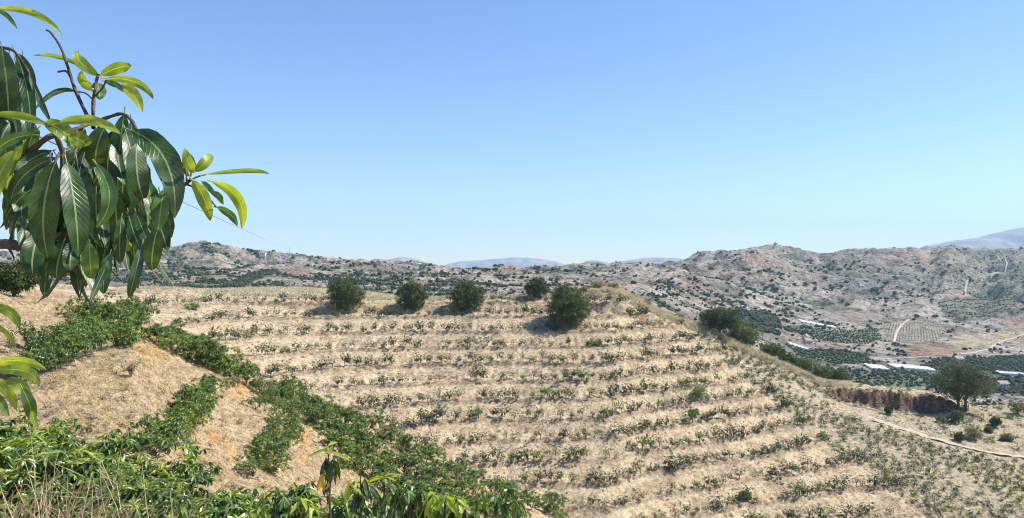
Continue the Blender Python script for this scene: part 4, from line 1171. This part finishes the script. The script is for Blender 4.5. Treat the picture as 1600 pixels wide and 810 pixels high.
MT = Vector((-2.9, 1.9, float(H(-2.9, 1.9))))
mtree = empty('mango_tree', MT)
tag(mtree, 'mango tree whose leafy branches hang into the upper left of the view', 'tree')
def under(o):            # keep world coordinates while parented to the tree
    o.parent = mtree; o.location = -MT
    return o
LEAVES = [  # base u,v  tip u,v  width px  kind  depth  sag(px) side
    ((-8, 14), (98, 57), 13, 'L', 1.75, (18, -14)), ((-6, 16), (27, 46), 9, 'M', 1.80, (6, -5)),
    ((3, 76), (14, 192), 40, 'D', 1.55, (6, 0)), ((24, 82), (46, 218), 24, 'D', 1.62, (14, 0)), ((28, 84), (52, 160), 16, 'D', 1.6, (10, -6)),
    ((46, 116), (80, 192), 12, 'D', 1.6, (4, 4)), ((118, 143), (54, 172), 10, 'D', 1.7, (0, -16)),
    ((154, 118), (122, 80), 22, 'L', 1.72, (-8, 2)), ((156, 118), (205, 104), 22, 'L', 1.7, (8, -6)), ((150, 142), (128, 111), 17, 'L', 1.74, (-6, 4)),
    ((132, 108), (52, 87), 8, 'L', 1.75, (6, -8)), ((150, 128), (155, 156), 24, 'M', 1.73, (4, 0)), ((166, 123), (240, 156), 15, 'L', 1.68, (14, -12)),
    ((192, 132), (222, 176), 22, 'L', 1.66, (6, -4)), ((163, 127), (196, 146), 12, 'M', 1.72, (4, -3)),
    ((75, 196), (-14, 180), 15, 'L', 1.45, (0, -8)), ((90, 193), (191, 212), 20, 'L', 1.42, (6, -16)), ((70, 192), (118, 232), 32, 'L', 1.45, (10, -6)),
    ((108, 212), (136, 230), 30, 'L', 1.46, (10, 0)), ((52, 211), (-16, 248), 20, 'M', 1.45, (-4, -10)), ((26, 235), (-6, 318), 30, 'L', 1.44, (-8, 0)),
    ((36, 225), (14, 300), 22, 'L', 1.47, (-6, 4)), ((60, 240), (-14, 262), 22, 'D', 1.5, (0, -10)),
    ((163, 200), (150, 262), 40, 'D', 1.50, (0, 4)), ((194, 178), (184, 300), 34, 'D', 1.55, (2, 4)), ((205, 190), (212, 306), 36, 'D', 1.52, (8, 4)),
    ((205, 204), (273, 342), 50, 'D', 1.38, (26, -26)), ((214, 224), (226, 316), 40, 'D', 1.42, (0, 6)), ((230, 282), (238, 352), 28, 'M', 1.45, (6, 0)),
    ((186, 214), (196, 290), 30, 'D', 1.56, (0, 4)), ((176, 205), (168, 282), 34, 'D', 1.57, (-2, 4)),
    ((87, 252), (75, 404), 50, 'D', 1.30, (-10, 4)), ((104, 254), (122, 402), 46, 'D', 1.33, (14, 0)), ((150, 256), (150, 356), 28, 'M', 1.30, (34, 4)),
    ((120, 250), (136, 360), 34, 'D', 1.42, (10, 0)), ((140, 380), (143, 436), 30, 'M', 1.38, (2, 4)), ((178, 392), (140, 474), 13, 'D', 1.36, (-4, 8)),
    ((172, 396), (162, 460), 22, 'D', 1.38, (-2, 6)), ((222, 382), (201, 466), 20, 'D', 1.36, (4, 8)), ((246, 358), (238, 422), 34, 'D', 1.40, (2, 4)),
    ((256, 296), (247, 362), 30, 'M', 1.45, (4, 4)), ((203, 370), (199, 394), 18, 'L', 1.5, (0, 2)), ((262, 335), (262, 365), 12, 'D', 1.5, (4, 0)),
    ((88, 246), (16, 318), 26, 'D', 1.44, (-14, -8)), ((80, 236), (24, 280), 22, 'D', 1.5, (-10, -6)), ((44, 300), (8, 344), 22, 'D', 1.5, (-4, 0)), ((56, 330), (30, 384), 22, 'D', 1.5, (-2, 0)),
    ((62, 362), (52, 432), 40, 'D', 1.42, (0, 4)), ((100, 378), (88, 436), 42, 'D', 1.44, (-2, 4)), ((120, 372), (110, 424), 30, 'D', 1.46, (0, 4)),
    ((78, 380), (72, 442), 26, 'D', 1.5, (0, 4)), ((190, 340), (188, 414), 22, 'D', 1.46, (4, 4)), ((200, 330), (222, 396), 26, 'D', 1.5, (4, 0)),
    ((212, 330), (236, 392), 20, 'D', 1.48, (4, 0)), ((160, 330), (168, 392), 22, 'D', 1.5, (4, 0)), ((232, 352), (272, 362), 8, 'D', 1.5, (8, -2)),
    ((-10, 70), (-4, 196), 34, 'D', 1.58, (0, 0)), ((36, 92), (34, 226), 30, 'D', 1.66, (4, 0)), ((40, 150), (44, 250), 26, 'D', 1.62, (4, 0)), ((20, 190), (2, 236), 30, 'D', 1.6, (0, 0)),
    ((196, 205), (222, 330), 36, 'D', 1.5, (10, 0)), ((222, 300), (214, 384), 34, 'D', 1.5, (0, 4)), ((236, 320), (262, 392), 30, 'D', 1.5, (6, 4)), ((180, 300), (186, 378), 36, 'D', 1.52, (0, 4)),
    ((150, 300), (160, 388), 36, 'D', 1.54, (0, 4)), ((130, 340), (128, 410), 30, 'D', 1.5, (0, 4)), ((48, 262), (36, 350), 34, 'D', 1.54, (-6, 0)), ((26, 250), (22, 330), 26, 'M', 1.5, (-4, 0)),
    ((60, 200), (46, 240), 24, 'M', 1.55, (0, 0)), ((130, 205), (112, 268), 34, 'D', 1.56, (0, 0)), ((250, 300), (268, 372), 22, 'D', 1.52, (4, 2)), ((70, 350), (40, 400), 30, 'D', 1.52, (-4, 4)),
    # right cluster
    ((284, 254), (263, 262), 17, 'L', 1.42, (-6, -6)), ((303, 268), (289, 231), 20, 'L', 1.42, (4, 8)), ((305, 268), (329, 240), 20, 'L', 1.44, (10, 0)),
    ((322, 273), (421, 272), 9, 'L', 1.42, (20, -6)), ((301, 282), (329, 345), 25, 'L', 1.38, (6, -4)), ((316, 284), (341, 312), 10, 'M', 1.42, (4, -3)),
    ((332, 284), (378, 358), 22, 'L', 1.38, (26, -12)), ((338, 324), (371, 354), 15, 'M', 1.44, (8, -4)), ((334, 300), (349, 320), 12, 'M', 1.46, (2, -2)),
    ((293, 262), (296, 276), 9, 'M', 1.45, (0, 0)), ((304, 266), (296, 240), 12, 'M', 1.46, (0, 0)),
    # lower left shoots
    ((-14, 478), (30, 514), 22, 'L', 1.35, (14, -8)), ((-14, 505), (26, 545), 10, 'L', 1.4, (6, -8)), ((-12, 570), (73, 578), 20, 'L', 1.3, (10, -14)), ((-12, 580), (62, 604), 24, 'L', 1.28, (20, -14)),
    ((8, 594), (48, 626), 26, 'L', 1.3, (10, -8)), ((34, 606), (50, 660), 26, 'M', 1.28, (10, 0)), ((-10, 592), (26, 640), 22, 'L', 1.34, (6, -8)), ((20, 560), (56, 566), 10, 'L', 1.36, (6, -6)),
    ((50, 640), (59, 668), 11, 'L', 1.3, (2, 2)), ((-14, 610), (14, 650), 20, 'M', 1.36, (6, -4)),
]
for q, (b_, t_, w, kd, Y, sg) in enumerate(LEAVES):
    rr = random.Random(900 + q)
    Yt = Y + rr.uniform(-.06, .04)
    bp, tp = P(b_[0], b_[1], Y), P(t_[0], t_[1], Yt)
    mid = (bp + tp) / 2; cp = mid + Vector((sg[0] * 1.6 / F * Y, rr.uniform(-.03, .0), -sg[1] * 1.6 / F * Y))
    Wm = w / F * Y * (.86 if b_[0] < 40 and b_[1] > 470 else 1.02)
    o = link('leaf', leaf_mesh(bp, cp, tp, Wm, rr.uniform(-.35, .35), kd, rr.uniform(.12, .38), 900 + q))
    under(o)
# leaves of the mass behind them, and of the crown that goes on out of the frame
protoL = {k: [leaf_mesh((0, 0, 0), (.07, 0, .012 - .02 * s_), (.15, 0, -.03 - .03 * s_), .046, 0, k, .3, 60 + s_, view=Vector((0, 0, 1)), n=9) for s_ in range(3)] for k in 'DMLY'}
def place_leaf(parent, p, d, s, kd, rr, offs=None):
    o = link('leaf', protoL[kd][rr.randrange(3)], parent)
    xa = Vector(d).normalized(); up_ = Vector((rr.uniform(-.6, .6), rr.uniform(-.6, .6), 1)); ya = up_.cross(xa)
    if ya.length < .05: ya = Vector((0, 1, 0))
    ya.normalize(); za = xa.cross(ya)
    R_ = Matrix((xa, ya, za)).transposed().to_4x4()
    o.matrix_local = Matrix.Translation(Vector(p) - (offs or Vector((0, 0, 0)))) @ R_ @ Matrix.Scale(s, 4)
    return o
rr = random.Random(5)
fillspots = [(150, 300, 40, 60, 44), (205, 300, 34, 60, 32), (90, 350, 40, 40, 22), (50, 300, 38, 50, 22), (195, 345, 30, 25, 14), (12, 180, 14, 60, 14), (110, 385, 40, 18, 14)]
for (cu, cv, ru, rv, n) in fillspots:
    for k in range(n):
        u, v = cu + rr.gauss(0, .5) * ru, cv + rr.gauss(0, .5) * rv - 30
        p = P(u, v, rr.uniform(1.6, 1.95))
        place_leaf(mtree, p, (rr.uniform(-.35, .35), rr.uniform(-.3, .3), -1), rr.uniform(.8, 1.15), 'D' if rr.random() < .93 else 'M', rr, MT)
for k in range(36):
    p = Vector((rr.uniform(-3.6, -1.75), rr.uniform(1.3, 2.6), rr.uniform(-.4, 1.4)))
    if p.x / p.y > -.78: p.x = -.85 * p.y
    place_leaf(mtree, p, (rr.uniform(-.8, .8), rr.uniform(-.8, .8), -.7), rr.uniform(.9, 1.4), 'D' if rr.random() < .8 else 'L', rr, MT)
def tw(name, pix, r0, r1, sides=7, mat=None, label=None):
    pts = [P(u, v, Y) for u, v, Y in pix]; n = len(pts)
    # smooth
    fine = []
    for k in range(n - 1):
        p0, p1, p2, p3 = pts[max(k - 1, 0)], pts[k], pts[k + 1], pts[min(k + 2, n - 1)]
        for q in range(4):
            t = q / 4; fine.append(.5 * ((2 * p1) + (p2 - p0) * t + (2 * p0 - 5 * p1 + 4 * p2 - p3) * t * t + (3 * p1 - p0 - 3 * p2 + p3) * t ** 3))
    fine.append(pts[-1])
    rad = [(r0 + (r1 - r0) * k / (len(fine) - 1)) * (1 + .12 * math.sin(k * 2.1)) for k in range(len(fine))]
    o = link(name, tubes_mesh(name, [(fine, rad)], mat or M_twig, sides)); under(o)
    return o
tw('branch', [(-420, 560, 1.75), (-150, 420, 1.75), (-10, 383, 1.65), (35, 386, 1.6), (62, 376, 1.6), (100, 366, 1.6), (150, 352, 1.6), (200, 322, 1.62), (240, 308, 1.58), (270, 302, 1.5), (297, 282, 1.42)], .014, .003)
tw('branch', [(-420, 400, 1.6), (-100, 262, 1.55), (20, 250, 1.5), (75, 215, 1.48), (110, 205, 1.52), (147, 190, 1.62)], .009, .004)
tw('branch', [(62, 376, 1.6), (90, 320, 1.56), (98, 260, 1.5), (95, 230, 1.48), (78, 196, 1.45)], .008, .004)
tw('branch', [(-300, 60, 1.7), (-80, 60, 1.65), (0, 74, 1.6), (24, 82, 1.6), (46, 116, 1.6)], .006, .002)
tw('branch', [(-400, 640, 1.5), (-120, 600, 1.4), (-14, 585, 1.32), (34, 600, 1.3), (48, 640, 1.3)], .012, .0025)
tw('twig', [(143, 195, 1.64), (118, 142, 1.7), (106, 105, 1.72), (95, 75, 1.74), (80, 52, 1.75), (72, 47, 1.75)], .0045, .0022, 5)
tw('twig', [(109, 118, 1.71), (102, 111, 1.71), (90, 113, 1.71)], .003, .002, 5)
tw('twig', [(146, 200, 1.64), (146, 160, 1.7), (150, 130, 1.72), (154, 116, 1.72)], .005, .003, 6)
tw('twig', [(146, 157, 1.7), (134, 146, 1.7), (118, 143, 1.7)], .002, .0016, 5)
tw('twig', [(149, 150, 1.71), (160, 138, 1.7), (166, 126, 1.69)], .0022, .0018, 5)
tw('twig', [(150, 190, 1.62), (168, 184, 1.58), (190, 178, 1.55), (205, 188, 1.45), (214, 204, 1.4)], .004, .003, 6)
tw('twig', [(-60, 30, 1.75), (-8, 14, 1.75)], .004, .003, 5)
tw('twig', [(297, 282, 1.42), (310, 276, 1.43), (322, 273, 1.43)], .0022, .0015, 5)
tw('twig', [(290, 288, 1.43), (303, 293, 1.43), (322, 305, 1.44), (338, 324, 1.44)], .0024, .0015, 5)
tw('twig', [(297, 282, 1.42), (299, 270, 1.43), (304, 266, 1.43)], .0022, .0016, 5)
tw('twig', [(292, 283, 1.42), (290, 268, 1.42), (284, 254, 1.42)], .002, .0014, 5)
tw('twig', [(14, 385, 1.63), (24, 340, 1.62), (20, 300, 1.6)], .0035, .002, 5)
tw('twig', [(10, 384, 1.64), (18, 395, 1.63), (22, 405, 1.62)], .003, .0015, 5)
# dried flower stalks in the middle
rr = random.Random(8)
for k in range(9):
    u, v = 98 + rr.uniform(-20, 40), 236 + rr.uniform(-4, 8)
    tw('twig', [(u, v, 1.45), (u + rr.uniform(-6, 6), v + 14, 1.42), (u + rr.uniform(-10, 10), v + 32, 1.4)], .0016, .0008, 4)
lst = [([MT + Vector((0, 0, -.3)) - MT, Vector((.1, 0, 1.4)), Vector((.25, -.05, 2.2)), Vector((.3, -.1, 3.6))], [.14, .11, .09, .03]),
       ([Vector((.1, 0, 1.3)), P(-420, 560, 1.75) - MT], [.06, .022]), ([Vector((.2, 0, 1.9)), P(-420, 400, 1.6) - MT], [.05, .016]),
       ([Vector((.25, 0, 2.2)), P(-300, 60, 1.7) - MT], [.05, .012]), ([Vector((.1, 0, 1.0)), P(-400, 640, 1.5) - MT], [.04, .012]), ([Vector((.27, 0, 2.6)), P(-60, 30, 1.75) - MT], [.04, .004])]
link('trunk', tubes_mesh('trunk', lst, M_bark, 9), mtree)

# ------------------------------------------------------------------ shoots standing at the bottom centre
def shoot(u, v_top, Y, whorls, label, name='mango_sapling', leaf=1.0):
    """whorls: (du px, v px, n leaves, kind, drop) ; the stem goes to the ground"""
    x = xs(u, v_top) * Y; g = float(H(x, Y)); root = empty(name, (x, Y, g)); base_ = Vector((x, Y, g))
    tag(root, label, 'sapling', 'mango saplings at the bottom of the view')
    rr = random.Random(int(u * 7 + v_top)); lst = []
    top = P(u, v_top, Y) - base_
    lst.append(([Vector((-.05, 0, -.2)), Vector((.03, .02, top.z * .5)), top], [.018, .013, .006]))
    for (du, v, n, kd, drop) in whorls:
        c = P(u + du, v, Y + rr.uniform(-.1, .1)) - base_
        lst.append(([Vector((top.x * .6, 0, max(c.z - .3, .1))), (c + Vector((top.x * .6, 0, c.z - .25))) / 2, c], [.008, .006, .004]))
        for k in range(n):
            a_ = 2 * PI * k / n + rr.uniform(-.4, .4)
            place_leaf(root, c + Vector((0, 0, rr.uniform(-.03, .03))), (math.cos(a_), math.sin(a_), -drop + rr.uniform(-.25, .25)), leaf * rr.uniform(.8, 1.25), kd, rr)
    link('stem', tubes_mesh('stem', lst, M_twig, 6), root)
    return root
shoot(513, 700, 7.0, [(0, 702, 7, 'L', -.1), (-4, 716, 8, 'D', 1.6), (8, 722, 7, 'D', 1.8), (-6, 738, 4, 'Y', 1.8), (6, 742, 3, 'Y', 2.2)], 'slender mango sapling with yellow leaves and a dark drooping tuft', leaf=1.15)
shoot(563, 742, 7.6, [(-6, 748, 6, 'L', .3), (6, 752, 8, 'D', 1.1), (-18, 756, 3, 'L', .5), (14, 762, 6, 'M', 1.0), (-4, 776, 8, 'D', 1.4)], 'mango sapling with one bright leaf beside the yellow-leaved one', leaf=1.2)
shoot(600, 745, 7.8, [(0, 748, 6, 'L', .0), (10, 762, 7, 'M', .6), (-12, 770, 8, 'D', 1.2), (2, 786, 8, 'M', 1.0)], 'third mango sapling from the left with upright pale top', leaf=1.1)
shoot(640, 762, 7.4, [(-20, 768, 8, 'D', 1.4), (-4, 764, 6, 'M', .6), (16, 772, 8, 'D', 1.5), (4, 786, 9, 'D', 1.1), (-22, 790, 8, 'D', 1.2)], 'dark drooping mango sapling left of the bright one', leaf=1.2)
shoot(694, 772, 7.4, [(-16, 774, 7, 'L', .4), (4, 775, 8, 'L', .5), (20, 780, 7, 'L', .7), (-6, 792, 8, 'M', .9), (12, 800, 8, 'D', 1.2), (-28, 788, 7, 'L', .4)], 'bright yellow-green mango sapling at the bottom centre', leaf=1.2)
shoot(728, 798, 7.2, [(0, 800, 8, 'D', 1.3), (10, 806, 8, 'D', 1.3), (-10, 810, 7, 'M', 1.0)], 'rightmost mango sapling with grey-green drooping leaves', leaf=1.2)
shoot(470, 775, 7.8, [(0, 780, 7, 'L', .3), (-14, 788, 8, 'M', .7), (14, 790, 8, 'L', .5), (0, 800, 8, 'D', 1.1)], 'leftmost mango sapling with fresh green top at the bottom', leaf=1.0)
shoot(430, 760, 9.0, [(0, 764, 7, 'M', .4), (-16, 772, 8, 'L', .5), (14, 778, 8, 'M', .7), (0, 790, 8, 'D', 1.0), (-20, 792, 7, 'L', .4)], 'broad fresh green mango sapling above the leftmost one', leaf=1.0)

# ------------------------------------------------------------------ dry stalks in the lower left
rr = random.Random(21); lst = []; cols = []
for k in range(210):
    Y = rr.uniform(3.6, 6.8); u = rr.choice([rr.uniform(-80, 170), rr.uniform(-80, 260), rr.uniform(-60, 380)]); x = (u - 800) / F * Y
    g = float(H(x, Y)); h = rr.uniform(.55, 1.25) if u < 200 else rr.uniform(.5, .95)
    l = rr.uniform(-.25, .75); ly = rr.uniform(-.2, .2)
    p0 = Vector((x, Y, g - .05)); vt = rr.uniform(650, 800)
    htop = zs(rr.choice([rr.uniform(655, 740), rr.uniform(720, 800), rr.uniform(740, 805)]) + max(0, (u - 100) * .25)) * Y - g
    htop = max(.3, min(htop, 1.7))
    pts = [p0 + Vector((l * htop * t * t + .02 * math.sin(t * 9 + k), ly * t * t, htop * (t - .12 * t ** 3 * abs(l)))) for t in (0, .2, .4, .6, .8, 1)]
    lst.append((pts, [.0045, .004, .0035, .003, .0024, .0012]))
    for q in range(rr.randrange(0, 4)):
        t = rr.uniform(.35, .9); b0 = pts[min(5, int(t * 5))]
        lst.append(([b0, b0 + Vector((rr.uniform(-.12, .12), rr.uniform(-.05, .05), rr.uniform(.05, .16))), b0 + Vector((rr.uniform(-.2, .2), rr.uniform(-.08, .08), rr.uniform(.06, .26)))], [.0022, .0018, .0008]))
M_stalk = plain('dry_stalk', (.62, .50, .30), .8, (.42, .32, .18), 8)
tag(link('dry_stalks', tubes_mesh('dry_stalks', lst, M_stalk, 4)), 'tangle of pale dry grass stalks in the bottom left corner', 'grass', kind='stuff')

# weeds on the banks
def weed(u, v, w_px, h_px, label, green=1.0, seed=1, n=90, name='wild_weed', y0=14):
    p = ray(u, v, y0); Wd = w_px / F * p.y; Hh = h_px / F * p.y; r = np.random.default_rng(seed); lst = []
    root = empty(name, p); tag(root, label, 'weed')
    Pp, D = [], []
    for k in range(9):
        a_ = r.uniform(0, 2 * PI); l = r.uniform(.1, .55) * Wd; h = Hh * r.uniform(.55, 1)
        tip = np.array([math.cos(a_) * l, math.sin(a_) * l, h]); lst.append(([(0, 0, -.05), tuple(tip * [.3, .3, .5]), tuple(tip)], [.010, .007, .003]))
        for q in range(n // 9):
            t = r.uniform(.25, 1); Pp.append(tip * [t ** 1.5, t ** 1.5, t]); d = r.normal(size=3); d[2] += .8; D.append(d)
    Pp, D = np.array(Pp), unit(np.array(D)); m_ = len(Pp)
    C = (np.array([.10, .14, .06]) * green + np.array([.32, .27, .14]) * (1 - green)) * r.uniform(.6, 1.3, (m_, 1))
    V, f4, f3, CC = leaf_arrays(Pp, D, np.tile([0, 0, 1.], (m_, 1)) + r.normal(size=(m_, 3)) * .5, Hh * .2, Hh * .05, C, False)
    link('foliage', np_mesh('foliage', V, [f4], CC, False, mats=[M_tree]), root)
    link('stem', tubes_mesh('stem', lst, M_stalk, 4), root)
weed(205, 588, 34, 26, 'small green weed standing alone on the big earth bank', 1, 1, 130)
weed(44, 548, 34, 50, 'tall feathery weed on the left bank above the bright leaves', .7, 2, 160)
weed(18, 552, 26, 40, 'dark weed beside the feathery weed at the left edge', .8, 3, 120)
weed(140, 678, 30, 26, 'grey-green weed at the foot of the big earth bank', .6, 4, 120)
weed(108, 520, 20, 44, 'tall dry orange-brown weed left of the upper shrub row', .1, 5, 120)
weed(372, 606, 20, 24, 'dry weed at the top of the second earth bank', .4, 6, 90)
weed(70, 640, 34, 12, 'low straw-green tuft at the left of the big bank', .5, 8, 90)

# ------------------------------------------------------------------ haze
def haze():
    x0, x1, y0, y1, z0, z1 = -19500, 19500, -120, 9900, -110, 680
    V = [(x, y, z) for x in (x0, x1) for y in (y0, y1) for z in (z0, z1)]
    Fq = [(0, 1, 3, 2), (4, 6, 7, 5), (0, 4, 5, 1), (2, 3, 7, 6), (0, 2, 6, 4), (1, 5, 7, 3)]
    me = bpy.data.meshes.new('haze'); me.from_pydata(V, [], Fq)
    m = bpy.data.materials.new('haze_air'); m.use_nodes = True; nt = m.node_tree
    nt.nodes.remove(nt.nodes['Principled BSDF'])
    pv = nt.nodes.new('ShaderNodeVolumePrincipled')
    pv.inputs['Color'].default_value = (.55, .78, 1.0, 1); pv.inputs['Density'].default_value = HAZE; pv.inputs['Anisotropy'].default_value = 0.0
    nt.links.new(pv.outputs[0], nt.nodes['Material Output'].inputs['Volume'])
    me.materials.append(m)
    tag(link('haze', me), 'thin blue haze over the far hills', 'haze', kind='stuff')
haze()
